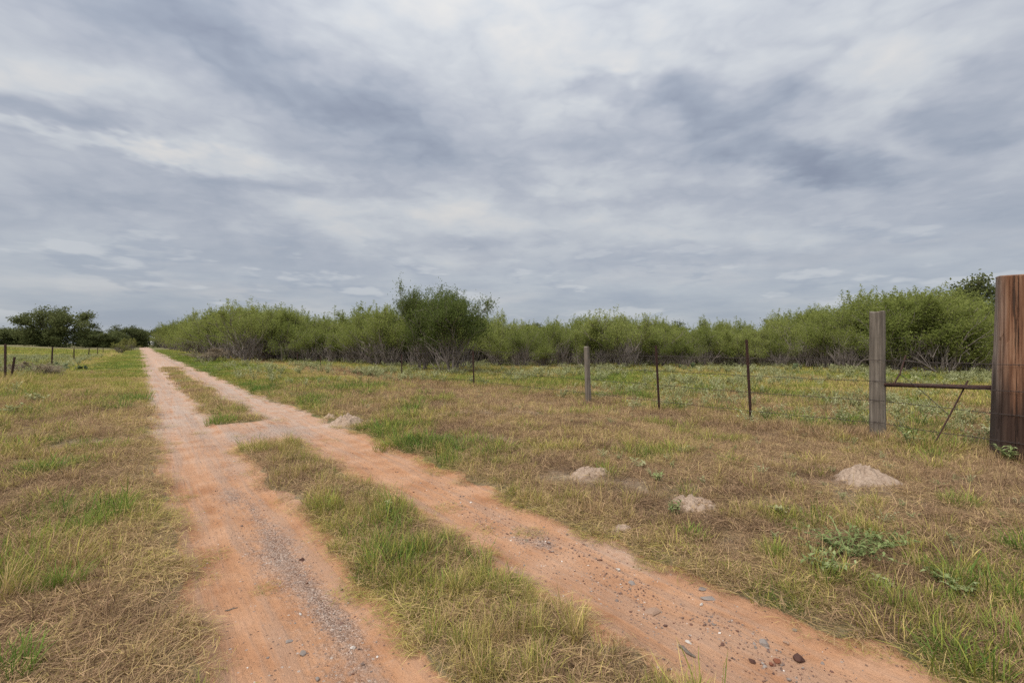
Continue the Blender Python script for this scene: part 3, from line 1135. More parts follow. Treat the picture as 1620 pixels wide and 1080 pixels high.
M_STONES = {
    'brown': stone_material('brown_stone', [(0.3, (0.055, 0.026, 0.020)), (0.7, (0.12, 0.06, 0.045))]),
    'rust': stone_material('rust_stone', [(0.3, (0.16, 0.055, 0.03)), (0.7, (0.30, 0.12, 0.07))]),
    'grey': stone_material('grey_stone', [(0.3, (0.18, 0.145, 0.125)), (0.7, (0.34, 0.29, 0.255))]),
    'pale': stone_material('pale_stone', [(0.3, (0.42, 0.36, 0.31)), (0.7, (0.62, 0.56, 0.50))]),
    'sandy': stone_material('sandy_stone', [(0.3, (0.26, 0.16, 0.11)), (0.7, (0.40, 0.27, 0.19))]),
}
stones = [
    (478, 876, 0.023, 'brown', 'dark brown stone lying alone at right side of left wheel track', 0.6),
    (479, 1023, 0.020, 'grey', 'rounded grey stone in the sand left of the gravel band', 0.7),
    (457, 1004, 0.022, 'grey', 'flat grey stone chip near bottom of left wheel track', 0.3),
    (559, 1013, 0.014, 'pale', 'whitish pebble in the grey gravel band of left track', 0.7),
    (542, 924, 0.013, 'brown', 'small dark stone between gravel band and middle grass', 0.6),
    (503, 1060, 0.013, 'grey', 'small grey pebble at the bottom of left track', 0.7),
    (1262, 1023, 0.040, 'brown', 'largest dark brown rock in right wheel track, bottom of picture', 0.55),
    (1227, 1028, 0.023, 'rust', 'rust red stone beside the largest dark rock', 0.65),
    (1219, 1034, 0.020, 'rust', 'rust red stone left of the other rust red one', 0.6),
    (1188, 1030, 0.020, 'brown', 'dark rounded stone left of the rust red pair', 0.75),
    (1207, 1000, 0.034, 'grey', 'pale grey knobbly stone above the rust red pair', 0.45),
    (1243, 1000, 0.020, 'sandy', 'sandy stone upper right of pale grey knobbly one', 0.55),
    (1110, 921, 0.032, 'grey', 'flat grey slab fragment near right grassy edge, upper of two', 0.16),
    (1118, 934, 0.046, 'grey', 'flat grey slab fragment near right grassy edge, lower of two', 0.14),
    (999, 910, 0.032, 'grey', 'grey flat stone in upper part of right wheel track', 0.35),
    (1034, 955, 0.055, 'sandy', 'sandy brown clod amid the patch of gravel in right track', 0.30),
    (1088, 1003, 0.018, 'pale', 'cream coloured chip in right track near middle grass', 0.5),
    (1109, 942, 0.014, 'pale', 'tiny white stone below the flat grey slabs', 0.6),
    (978, 889, 0.022, 'pale', 'pale tan stone at top of the right track gravel', 0.5),
]
for i, (u, v, rad, kind, lab, flat) in enumerate(stones):
    x, y = gp(u, v)
    me = rock_mesh('stone', 300 + i, 3, flat, 0.25)
    o = link('stone', me, M_STONES[kind], label=lab, cat='stone', loc=(x, y, zat(x, y) + rad * flat * 0.35))
    o.scale = (rad, rad, rad)
    o.rotation_euler = (0, 0, i * 1.7)

# a broken stick and a wood chip lying on the sand
def stick(name, a, b, r, mat, lab):
    g_ = Geo()
    pa, pb = Vector((*a, 0)), Vector((*b, 0))
    pts = []
    for i in range(6):
        f = i / 5
        p_ = pa.lerp(pb, f)
        p_.x += 0.006 * math.sin(7 * f)
        pts.append((p_.x, p_.y, zat(p_.x, p_.y) + r * 0.8))
    g_.tube(pts, [r * k for k in (0.7, 1, 0.95, 1, 0.8, 0.5)], 6)
    link(name, g_.mesh(name), mat, label=lab, cat='stick')


stick('stick', gp(357, 955), gp(376, 949), 0.004, M_POST, 'short dry stick on the sand of left wheel track')
stick('wood_chip', gp(1074, 1012), gp(1098, 1028), 0.009, M_POST, 'weathered wood chip in right track beside the middle grass')


# ------------------------------------------------------------------ burrow mounds of sand
def mound(u, v, rx, ry, h, seed, lab, rot=0.0, clod=0.25):
    x0, y0 = gp(u, v)
    nr, na = 22, 56
    c, s_ = math.cos(rot), math.sin(rot)
    f = np.repeat(np.arange(nr + 1) / nr, na)
    a = np.tile(2 * np.pi * np.arange(na) / na, nr + 1)
    lump = 1 + 0.85 * (fbm(np.cos(a) * 1.9 + seed * 3.1, np.sin(a) * 1.9, seed, 3) - 0.5)
    px_, py_ = rx * f * lump * np.cos(a), ry * f * lump * np.sin(a)
    X, Y = x0 + c * px_ - s_ * py_, y0 + s_ * px_ + c * py_
    prof = 1 - f ** 1.7
    nz = fbm(X * 11, Y * 11, seed, 3) - 0.5
    nf = fbm(X * 34, Y * 34, seed + 5, 2) - 0.5
    pits = smooth(0.60, 0.72, fbm(X * 17, Y * 17, seed + 9, 2)) * smooth(0.95, 0.6, f)
    nf = nf - 0.5 * pits
    Z = height(X, Y) + h * prof * (1 + 0.7 * nz) + h * clod * nf * (0.35 + prof) * (1 - f ** 6) - 0.03 * f ** 6 + 0.004
    vs = np.stack([X - x0, Y - y0, Z], 1)
    q_ = []
    for i in range(nr):
        for k in range(na):
            k2 = (k + 1) % na
            q_.append((i * na + k, (i + 1) * na + k, (i + 1) * na + k2, i * na + k2))
    me = mesh_np('sand_mound', vs, np.array(q_), True)
    return link('sand_mound', me, M_SAND, label=lab, cat='mound', loc=(x0, y0, 0))


mound(1367, 768, 0.38, 0.30, 0.15, 5, 'largest pale sand mound, below the corner posts', 0.1, 0.30)
mound(933, 757, 0.25, 0.19, 0.08, 6, 'low crumbly sand mound left of the others, amid brown grass', 0.0, 0.6)
mound(1098, 806, 0.24, 0.26, 0.055, 7, 'collapsed burrow mound beside a small leafy weed', 0.3, 0.8)
mound(982, 838, 0.11, 0.08, 0.05, 8, 'small heap of clods at grassy edge of right track', 0.2, 0.6)
mound(550, 670, 0.30, 0.28, 0.17, 9, 'pale clod heap where the wash crosses the far right track', 0.4, 0.5)
mound(522, 661, 0.16, 0.12, 0.07, 10, 'small clod heap left of the pale heap by the wash', 0.4, 0.5)


# ------------------------------------------------------------------ fences
def t_post(h, tilt=(0.0, 0.0)):
    g_ = Geo()
    R_ = Euler((tilt[0], tilt[1], 0)).to_matrix()

    def bx(c, size):
        g_.box(R_ @ Vector(c), size, R_)
    b0 = -0.25
    bx((0, 0, (h + b0) / 2), (0.052, 0.010, h - b0))
    bx((0, 0.0205, (h + b0) / 2 - 0.003), (0.007, 0.034, h - b0))
    z = 0.06
    while z < h - 0.03:
        bx((0, -0.0075, z), (0.013, 0.008, 0.020))
        z += 0.054
    return g_.mesh('t_post')


def wood_post(r0, r1, h, seed, sides=28, rows=30, chips=0.04, splits=3):
    rr = random.Random(seed)
    grooves = [1 + rr.uniform(-chips, chips) for _ in range(sides)]
    deep = {rr.randrange(sides): (rr.uniform(0.05, 0.11), rr.uniform(-0.2, h * 0.7), rr.uniform(0.5, h)) for _ in range(splits)}
    vs = []
    b0 = -0.25
    for i in range(rows + 1):
        f = i / rows
        z = b0 + (h - b0) * f
        r = r0 + (r1 - r0) * f
        for k in range(sides):
            a = 2 * math.pi * k / sides
            q_ = r * grooves[k] * (1 + 0.6 * chips * (vnoise(k * 0.7, z * 2.2, seed) - 0.5))
            if k in deep and deep[k][1] < z < deep[k][1] + deep[k][2]:
                q_ *= 1 - deep[k][0]
            vs.append((q_ * math.cos(a), q_ * math.sin(a), z + (0.012 * math.sin(a * 2 + seed) if i == rows else 0)))
    fs = []
    for i in range(rows):
        for k in range(sides):
            k2 = (k + 1) % sides
            fs.append((i * sides + k, i * sides + k2, (i + 1) * sides + k2, (i + 1) * sides + k))
    # slightly rounded, worn top
    top = (rows) * sides
    ring = []
    for k in range(sides):
        vx, vy, vz = vs[top + k]
        ring.append((vx * 0.9, vy * 0.9, vz + 0.012))
    b = len(vs)
    vs += ring
    for k in range(sides):
        k2 = (k + 1) % sides
        fs.append((top + k, top + k2, b + k2, b + k))
    fs.append(tuple(b + k for k in range(sides)))
    me = bpy.data.meshes.new('wood_post')
    me.from_pydata(vs, [], fs)
    me.update()
    return me


def fence_xy(u, t0):
    k = (u - 810.0) / FPX
    d = t0 / (N[1] + N[0] * k)
    return k * d, d


def wire_mesh(points, r=0.0022, barbs=True, seed=0, wob=0.006):
    """strand through the given points with sag and barbs"""
    g_ = Geo()
    rr = random.Random(seed)
    path = []
    for a, b in zip(points[:-1], points[1:]):
        a, b = Vector(a), Vector(b)
        L = (b - a).length
        n_ = max(4, min(30, int(L / 0.25)))
        for i in range(n_):
            f = i / n_
            p_ = a.lerp(b, f)
            p_.z -= 0.012 * L * 0.35 * 4 * f * (1 - f) / 1.4
            p_ += Vector((rr.gauss(0, wob), rr.gauss(0, wob), rr.gauss(0, wob)))
            path.append(p_)
    path.append(Vector(points[-1]))
    g_.tube(path, r, 4)
    if barbs:
        for a, b in zip(path[:-1], path[1:]):
            if a.y > 22:
                continue
            for f in (0.3, 0.8):
                p_ = a.lerp(b, f)
                v1 = Vector((rr.uniform(-1, 1), rr.uniform(-1, 1), rr.uniform(-1, 1))).normalized() * 0.020
                g_.tube([p_ - v1, p_ + v1], r * 0.8, 3)
    return g_.mesh('barbed_wire')


FT = 9.3
corner = (6.98, 6.22)
fence = link('barbed_wire_fence', None, label='barbed wire fence of rusty steel and wooden posts right of road', cat='fence', loc=(corner[0], corner[1], 0))


def child(name, me, mat, x, y, z=0.0, lab=None, parent=fence):
    o = link(name, me, mat, parent=parent, label=lab)
    o.location = (x - parent.location.x, y - parent.location.y, z - parent.location.z)
    return o


cz = zat(*corner)
child('corner_post', wood_post(0.325, 0.25, ztop(433, 6.0) - cz, 3, 110, 60, 0.022, 14), M_CORNER, *corner, cz, 'thick brown corner post with dark tarred lower half')
brace = fence_xy(1388, 9.55)
bz = zat(*brace)
child('brace_post', wood_post(0.112, 0.104, ztop(494, brace[1]) - bz, 4, 36, 40, 0.03), M_POST, *brace, bz, 'weathered grey round brace post')
# rusty pipe between the two
g_ = Geo()
pa = Vector((brace[0], brace[1], ztop(608, brace[1])))
pb = Vector((corner[0], corner[1], ztop(613, 6.3)))
dr = (pb - pa).normalized()
g_.tube([pa + dr * 0.09, pa.lerp(pb, 0.35), pa.lerp(pb, 0.7) - Vector((0, 0, 0.004)), pb - dr * 0.20], 0.034, 12)
child('brace_rail', g_.mesh('brace_rail', True), M_RUST, 0, 0, 0, 'rusty horizontal pipe rail').location = -fence.location
# leaning rusty rods and the slack diagonal wire behind the brace
def px3(u, v, d):
    return Vector(((u - 810.0) / FPX * d, d, ztop(v, d)))


g_ = Geo()
g_.tube([px3(1433, 562, 7.35), px3(1428, 577, 7.33), px3(1424, 590, 7.30), px3(1414, 607, 7.28)], 0.012, 6)
child('steel_rod', g_.mesh('steel_rod'), M_RUST, 0, 0).location = -fence.location
g_ = Geo()
g_.tube([px3(1531, 602, 6.75), px3(1510, 642, 6.75), px3(1485, 688, 6.75), px3(1478, 700, 6.75)], [0.012, 0.012, 0.011, 0.011], 6)
child('steel_rod', g_.mesh('steel_rod'), M_RUST, 0, 0).location = -fence.location
g_ = Geo()
g_.tube([px3(1424, 592, 7.3), px3(1460, 620, 7.1), px3(1480, 638, 6.95), px3(1502, 657, 6.78)], 0.005, 5)
child('slack_wire', g_.mesh('slack_wire'), M_WIRE, 0, 0).location = -fence.location

# line posts: (photo column at base, photo row of the top, lean, kind)
line = [(1188, 537, (0.0, -0.052), 't', 9.25), (1043, 546, (0.0, -0.055), 't', 9.25), (931, 549, (0.0, -0.035), 'w', 9.2),
        (750, 555, (0, -0.03), 't', 9.2), (636, 561, (0, -0.02), 't', 9.2), (507, 562, (0, 0.0), 't', 9.2),
        (471, 558, (0, -0.02), 't', 9.2), (446, 549, (0, 0.0), 'w', 9.2), (423, 557, (0, 0.01), 't', 9.2)]
stations = [(corner[0], corner[1], cz), (brace[0], brace[1], bz)]
for i, (u, vt, tilt, kind, tt) in enumerate(line):
    x, y = fence_xy(u, tt)
    z = zat(x, y)
    h = ztop(vt, y) - z
    if kind == 't':
        o = child('t_post', t_post(h, tilt), M_RUST, x, y, z)
        o.rotation_euler = (0, 0, 0.25 * math.sin(i * 2.3))
    else:
        o = child('wood_post', wood_post(0.075, 0.066, h, 20 + i, 20, 24, 0.10), M_POST, x, y, z,
                  'slim grey split wooden post' if i < 5 else 'pale distant wooden post')
        o.rotation_euler = (0, tilt[1], 0)
    stations.append((x, y, z))
stay = fence_xy(829, 9.2)
g_ = Geo()
zz = zat(*stay)
g_.tube([(stay[0] + 0.006 * math.sin(k * 2.1), stay[1] + 0.006 * math.cos(k * 2.1), zz + 0.12 + k * 0.05) for k in range(22)], 0.004, 4)
child('wire_stay', g_.mesh('wire_stay'), M_WIRE, 0, 0).location = -fence.location
for k, hgt in enumerate((1.30, 0.955, 0.635, 0.27)):
    pts = []
    for j, (x, y, z) in enumerate(stations):
        off = 0.33 if j == 0 else (0.125 if j == 1 else 0.03)
        pts.append((x - N[0] * off, y - N[1] * off, z + hgt * (1.0 if j < 6 else 0.86)))
    # runs on past the corner post out to the right
    first = Vector(pts[0])
    away = Vector((-D[0], -D[1], 0)) * 2.2
    pts = [tuple(first + away)] + pts
    o = child('barbed_wire', wire_mesh(pts, 0.0044, True, 60 + k), M_WIRE, 0, 0)
    o.location = -fence.location

for hgt in (1.30, 0.955, 0.635, 0.27):
    for an in (3.75, 3.95, 4.2):
        rad = 0.328 - 0.075 * hgt / 2.4
        c_ = Vector((corner[0] + rad * math.cos(an), corner[1] + rad * math.sin(an), cz + hgt + 0.004 * math.sin(an * 9)))
        g_ = Geo()
        g_.tube([c_ + Vector((0, 0, -0.014)), c_ + Vector((0.012 * math.cos(an), 0.012 * math.sin(an), 0)), c_ + Vector((0, 0, 0.014))], 0.003, 4)
        child('staple', g_.mesh('staple'), M_WIRE, 0, 0).location = -fence.location

left_fence = link('barbed_wire_fence', None, label='old fence of dark steel posts in tall weeds left of road', cat='fence', loc=(*fence_xy(8, -4.0), 0))
lstations = []
for i, (u, vt, tt, tilt) in enumerate(((8, 544, -4.0, (0, 0.0)), (81.5, 549, -4.0, (0, 0.03)), (117, 551, -4.0, (0, 0)), (140, 550, -4.0, (0, 0.05)),
                                       (154, 550, -4.0, (0, 0.03)), (163, 549.5, -4.0, (0, 0)), (177, 548, -4.0, (0, 0)))):
    x, y = fence_xy(u, tt)
    z = zat(x, y)
    me = t_post(max(ztop(vt, y) - z, 0.8), tilt)
    o = child('t_post', me, M_RUST, x, y, z, None, left_fence)
    o.scale = (1.5 if i > 0 else 1.35, 1.5, 1.0)
    lstations.append((x, y, z))
x, y = fence_xy(17, -3.9)
o = child('t_post', t_post(ztop(563, y) - zat(x, y) - 0.02, (0.05, 0.17)), M_RUST, x, y, zat(x, y), 'shorter leaning studded steel post', left_fence)
o.scale = (1.35, 1.35, 1.0)
for k, hgt in enumerate((1.25, 0.85, 0.45)):
    pts = [(x + N[0] * 0.03, y + N[1] * 0.03, z + hgt * (0.95 ** j)) for j, (x, y, z) in enumerate(lstations)]
    a, b = Vector(pts[0]), Vector(pts[1])
    pts = [tuple(a + (a - b).normalized() * 6)] + pts
    o = child('barbed_wire', wire_mesh(pts, 0.005, False, 80 + k), M_WIRE, 0, 0, 0, None, left_fence)
    o.location = -left_fence.location


# ------------------------------------------------------------------ trees
def grow(g_, tips, mids, rr, base, d, L, r, lvl, top, bend=0.25, up=0.22, kids=3, spread=(0.35, 0.8), sides=5):
    p_ = Vector(base)
    d = Vector(d).normalized()
    pts = [p_.copy()]
    nseg = 4 if lvl > 0 else 3
    for i in range(nseg):
        d = (d + Vector((rr.gauss(0, bend), rr.gauss(0, bend), rr.gauss(0, bend) + up)) * 0.5).normalized()
        p_ = p_ + d * (L / nseg)
        pts.append(p_.copy())
    rad = [r * (1 - 0.5 * i / nseg) for i in range(nseg + 1)]
    g_.tube(pts, rad, max(3, sides if lvl >= top - 1 else 3), cap=False)
    if lvl == 0:
        for f in (1, 2, 3):
            tips.append((pts[min(f, nseg)].copy(), d.copy()))
        return
    if lvl <= 2:
        mids.append((pts[2].copy(), d.copy()))
    for k in range(kids + (1 if rr.random() < 0.3 else 0)):
        i = nseg if k == 0 else rr.randint(2, nseg)
        ax = Vector((rr.gauss(0, 1), rr.gauss(0, 1), rr.gauss(0, 0.6))).normalized()
        ang = rr.uniform(*spread) * (0.45 if k == 0 else 1.0)
        nd = Matrix.Rotation(ang, 3, ax) @ d
        grow(g_, tips, mids, rr, pts[i], nd, L * rr.uniform(0.58, 0.8), r * 0.58, lvl - 1, top, bend, up, kids, spread, sides)


def leaf_cloud(rng, sites, dirs, per, jitter, length, width, droop, flat=1.0):
    """diamond leaf faces sprayed round each site"""
    m = len(sites)
    c = np.repeat(sites, per, axis=0)
    d0 = np.repeat(dirs, per, axis=0)
    n_ = m * per
    c = c + rng.normal(0, jitter, (n_, 3)) * np.array([1, 1, flat])
    d = d0 * 0.5 + rng.normal(0, 0.75, (n_, 3)) + np.array([0, 0, -droop])
    d /= np.linalg.norm(d, axis=1, keepdims=True) + 1e-9
    sd = np.cross(d, rng.normal(0, 1, (n_, 3)))
    sd /= np.linalg.norm(sd, axis=1, keepdims=True) + 1e-9
    L = length * rng.uniform(0.6, 1.4, n_)[:, None]
    W = width * rng.uniform(0.7, 1.3, n_)[:, None]
    v = np.stack([c - d * L / 2, c + sd * W / 2, c + d * L / 2, c - sd * W / 2], axis=1).reshape(-1, 3)
    q_ = np.arange(n_ * 4).reshape(-1, 4)
    clump = np.repeat(rng.uniform(0, 1, m), per)
    r = np.repeat(np.clip(clump * 0.55 + rng.uniform(0, 0.45, n_), 0, 1), 4)
    return v, q_, r


def mesquite(seed, stems=6, per=13, top_fill=0.40, flare=0.55, kids=3, levels=3, leaf=(0.12, 0.030)):
    """unit mesquite about 3 m high and 3 m wide: bare grey stems below, feathery crown above"""
    rr = random.Random(seed)
    rg = np.random.default_rng(seed)
    g_ = Geo()
    tips, mids = [], []
    for k in range(stems):
        a = 2 * math.pi * (k + rr.random()) / stems
        lean = rr.uniform(0.15, flare)
        d = (math.cos(a) * lean, math.sin(a) * lean, 1.0)
        grow(g_, tips, mids, rr, (0.12 * math.cos(a), 0.12 * math.sin(a), -0.08), d, rr.uniform(0.95, 1.35), 0.042, levels, levels, 0.28, 0.16, kids, (0.4, 0.9))
    allp = np.array([list(p_) for p_, _ in tips])
    h = np.percentile(allp[:, 2], 98)
    k = 3.0 / h
    # bare fine twigs among the stems
    for _ in range(130):
        a = rr.uniform(0, 6.283)
        z0 = rr.uniform(0.05, 0.9)
        r0 = rr.uniform(0.1, 0.75)
        p0 = Vector((r0 * math.cos(a), r0 * math.sin(a), z0))
        dv = Vector((math.cos(a) * rr.uniform(0, 0.6) + rr.gauss(0, 0.25), math.sin(a) * rr.uniform(0, 0.6) + rr.gauss(0, 0.25), 1)).normalized()
        L = rr.uniform(0.4, 0.9)
        g_.tube([p0, p0 + dv * L * 0.5 + Vector((rr.gauss(0, 0.05), rr.gauss(0, 0.05), 0)), p0 + dv * L], [0.014, 0.011, 0.006], 3, cap=False)
    tr = g_.mesh('mesquite_trunk')
    co = np.array([list(v_.co) for v_ in tr.vertices]) * k
    tr.vertices.foreach_set('co', co.astype(np.float32).ravel())
    tr.materials.append(M_MESQ_TWIG)
    sites = np.array([list(p_) for p_, _ in tips + mids]) * k
    dirs = np.array([list(d) for _, d in tips + mids])
    keep = sites[:, 2] > 3.0 * (top_fill + 0.17 * rg.normal(0, 1, len(sites)))
    v, q_, r = leaf_cloud(rg, sites[keep], dirs[keep], per, 0.13, leaf[0], leaf[1], 0.25)
    # stray sprigs standing clear of the crown
    hi = sites[:, 2] > 2.5
    if hi.sum() > 6:
        nw = 34
        b0 = sites[hi][rg.integers(0, hi.sum(), nw)]
        lean = rg.normal(0, 0.28, (nw, 3))
        lean[:, 2] = 1.0
        ln = rg.uniform(0.15, 0.55, nw)[:, None]
        sp = np.concatenate([b0 + lean * ln * f for f in (0.25, 0.45, 0.65, 0.85, 1.0)])
        v2, q2, r2 = leaf_cloud(rg, sp, np.tile([0, 0, 1.0], (len(sp), 1)), 5, 0.035, leaf[0] * 0.9, leaf[1], 0.0)
        q_ = np.concatenate([q_, q2 + len(v)])
        v = np.concatenate([v, v2])
        r = np.concatenate([r, r2])
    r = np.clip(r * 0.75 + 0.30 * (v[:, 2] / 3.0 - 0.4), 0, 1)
    cr = mesh_np('mesquite_crown', v, q_)
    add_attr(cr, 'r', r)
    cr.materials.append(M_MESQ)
    return tr, cr


MESQ = [mesquite(500 + i, stems=5 + i % 3, top_fill=(0.24, 0.33, 0.38, 0.18)[i % 4]) for i in range(7)]
M_MESQ_DARK = leaf_material('dark_mesquite_leaves', (0.10, 0.13, 0.038), (0.165, 0.20, 0.06), (0.27, 0.30, 0.10), 0.5)
MESQ_TALL = mesquite(620, stems=7, per=9, top_fill=0.34, kids=3, levels=4, leaf=(0.10, 0.026))
MESQ_WIDE = mesquite(631, stems=9, per=14, top_fill=0.18, flare=1.0, kids=3, levels=3, leaf=(0.125, 0.032))


def place_tree(name, pair, x, y, h, wd, rot, label, cat, group=None):
    z = zat(x, y)
    root = link(name, None, label=label, cat=cat, group=group, loc=(x, y, z))
    root.rotation_euler = (0, 0, rot)
    root.scale = (wd, wd, h)
    for nm, me in (('trunk', pair[0]), ('crown', pair[1])):
        o = bpy.data.objects.new(nm, me)
        COL.objects.link(o)
        o.parent = root
    return root


MESQ_TALL[1].materials.clear()
MESQ_TALL[1].materials.append(M_MESQ_DARK)
# skyline of the thicket in the photograph: (column, row of the crown tops)
SKY = np.array([(236, 540), (250, 528), (265, 520), (300, 513), (330, 501), (360, 494), (400, 489), (430, 492), (460, 494), (490, 502), (515, 511), (530, 508),
                (560, 501), (600, 498), (640, 496), (780, 506), (800, 513), (830, 520), (860, 519), (900, 513), (940, 508), (980, 505), (1000, 507),
                (1040, 512), (1100, 514), (1140, 512), (1180, 518), (1210, 516), (1240, 509), (1265, 506), (1290, 499), (1320, 492), (1350, 496),
                (1380, 482), (1440, 472), (1490, 478), (1530, 494), (1570, 508), (1640, 508), (1800, 505)], float)


def sky_row(u):
    return float(np.interp(u, SKY[:, 0], SKY[:, 1]))


ORD = ['first', 'second', 'third', 'fourth', 'fifth', 'sixth', 'seventh', 'eighth', 'ninth', 'tenth', 'eleventh', 'twelfth', 'thirteenth',
       'fourteenth', 'fifteenth', 'sixteenth', 'seventeenth', 'eighteenth', 'nineteenth', 'twentieth']
rr = random.Random(77)
# front row of the thicket, right of the tall mesquite and left of it
FRONT_R = [790, 822, 855, 886, 918, 950, 982, 1014, 1046, 1078, 1110, 1142, 1174, 1206, 1238, 1270, 1302, 1334]
FRONT_L = [655, 622, 590, 557, 526, 496, 468, 441, 414]
ROADSIDE = [(388, 37.5), (366, 42.0), (346, 47.0), (329, 53.0), (314, 60.0), (301, 68.0), (289, 79.0), (279, 92.0), (270, 108.0), (262, 128.0), (254, 150.0)]


def tree_top(u, d, k=1.0):
    return max(1.6, ztop(sky_row(u), d)) * k


cnt = 0
for i, u in enumerate(FRONT_R):
    d = 29.5 + rr.uniform(-1.2, 1.4) - 2.5 * max(0, (u - 1150) / 200)
    x, y = at(u + rr.uniform(-5, 5), d)
    h = tree_top(u, d, rr.uniform(0.64, 1.06)) / 3.0
    place_tree('mesquite_tree', MESQ[cnt % 7], x, y, h, h * rr.uniform(0.75, 1.3), rr.uniform(0, 6.28),
               '%s shrubby mesquite to the right of the tall mesquite, thicket front row' % ORD[i], 'tree', 'mesquites in the thicket front row')
    cnt += 1
for i, u in enumerate(FRONT_L):
    d = 30.5 + 0.9 * i + rr.uniform(-1, 1)
    d += 2.5 * (i >= 3) + 3.0 * (u == 441)
    x, y = at(u + rr.uniform(-4, 4), d)
    h = tree_top(u, d, rr.uniform(0.70, 1.06)) / 3.0
    place_tree('mesquite_tree', MESQ[cnt % 7], x, y, h, h * rr.uniform(0.95, 1.15), rr.uniform(0, 6.28),
               '%s shrubby mesquite to the left of the tall mesquite, thicket front row' % ORD[i], 'tree', 'mesquites in the thicket front row')
    cnt += 1
for i, (u, d) in enumerate(ROADSIDE):
    x, y = at(u, d)
    h = tree_top(u, d, rr.uniform(0.92, 1.02)) / 3.0
    place_tree('mesquite_tree', MESQ[cnt % 7], x, y, h, h * rr.uniform(0.95, 1.15), rr.uniform(0, 6.28),
               '%s mesquite along right edge of the receding road, counted going away' % ORD[i], 'tree', 'mesquites along the road')
    cnt += 1
# the two-lobed tall mesquite that stands above the thicket
x, y = at(716, 23.5)
place_tree('mesquite_tree', MESQ_TALL, x, y, 4.05 / 3.0, 1.35, 0.6, 'tallest mesquite with bushy crown rising above the thicket middle', 'tree')
x, y = at(668, 25.5)
place_tree('mesquite_tree', MESQ_TALL, x, y, 4.2 / 3.0, 0.95, 2.3, 'slender tall mesquite just left of the tallest one', 'tree')
# broad rounded bushes right of the brace post
for (u, d, v, wd, rot, lab) in ((1420, 24.5, 474, 1.35, 0.2, 'broad rounded bright mesquite bush behind the grey brace post'),
                                (1492, 23.2, 484, 1.3, 1.4, 'broad rounded mesquite bush in gap between the brace and corner posts'),
                                (1550, 23.5, 506, 1.0, 2.6, 'lower mesquite bush touching the corner post at right'),
                                (1665, 24.0, 512, 1.1, 3.6, 'mesquite bush hidden mostly by the thick corner post')):
    x, y = at(u, d)
    place_tree('mesquite_tree', MESQ_WIDE, x, y, ztop(v, d) / 3.05, wd, rot, lab, 'tree')

# the rest of the thicket behind the front row reads as one mass
def joined(pair, name):
    v0 = np.array([list(v_.co) for v_ in pair[0].vertices])
    f3 = [list(p_.vertices) for p_ in pair[0].polygons]
    nv = len(v0)
    v1 = np.zeros(len(pair[1].vertices) * 3)
    pair[1].vertices.foreach_get('co', v1)
    v1 = v1.reshape(-1, 3)
    q1 = np.arange(len(v1)).reshape(-1, 4) + nv
    tri = np.array([f for f in f3 if len(f) == 3]).reshape(-1, 3)
    quad = np.array([f for f in f3 if len(f) == 4]).reshape(-1, 4)
    me = mesh_np(name, np.concatenate([v0, v1]), [tri, quad, q1])
    r = np.zeros(len(pair[1].vertices), dtype=np.float32)
    pair[1].attributes['r'].data.foreach_get('value', r)
    add_attr(me, 'r', np.concatenate([np.zeros(nv), r]))
    me.materials.append(M_MESQ_TWIG)
    me.materials.append(M_MESQ)
    mi = np.zeros(len(me.polygons), dtype=np.int32)
    mi[len(tri) + len(quad):] = 1
    me.polygons.foreach_set('material_index', mi)
    return me


C_MASS = proto_collection('thicket_tree', [joined(MESQ[i], 'thicket_tree') for i in range(5)])
rng = np.random.default_rng(91)
pts, scl = [], []
for row, extra in enumerate((3.0, 6.5, 11.0)):
    for u in np.arange(440 - 10 * row, 1760, 30.0 - row * 2):
        u2 = u + rng.uniform(-10, 10)
        d = 30.0 + extra + rng.uniform(-0.8, 0.8) - (4.0 * smooth(1250, 1400, np.array(u2)) if True else 0) + 10.0 * smooth(640, 430, np.array(u2))
        d = float(d)
        x, y = at(u2, d)
        h = max(1.5, ztop(sky_row(u2) + rng.uniform(-4, 17), d)) / 3.0
        pts.append((x, y, zat(x, y)))
        wd = min(h, 1.5) * rng.uniform(1.0, 1.25)
        scl.append((wd, wd, h))
for (u, d) in ROADSIDE:
    for k in range(3):
        d2 = d * rng.uniform(1.0, 1.25) + 2
        x, y = at(u + 14 + k * 22 * 40 / d, d2)
        h = tree_top(u + 10, d2, rng.uniform(0.85, 1.0)) / 3.0
        pts.append((x, y, zat(x, y)))
        scl.append((h * 1.1, h * 1.1, h))
scatter('mesquite_thicket', C_MASS, 5, np.array(pts), rng.uniform(0, 6.283, len(pts)), np.array(scl), np.zeros(len(pts)),
        'dense mass of green mesquite brush behind the front row', 'thicket', rng)


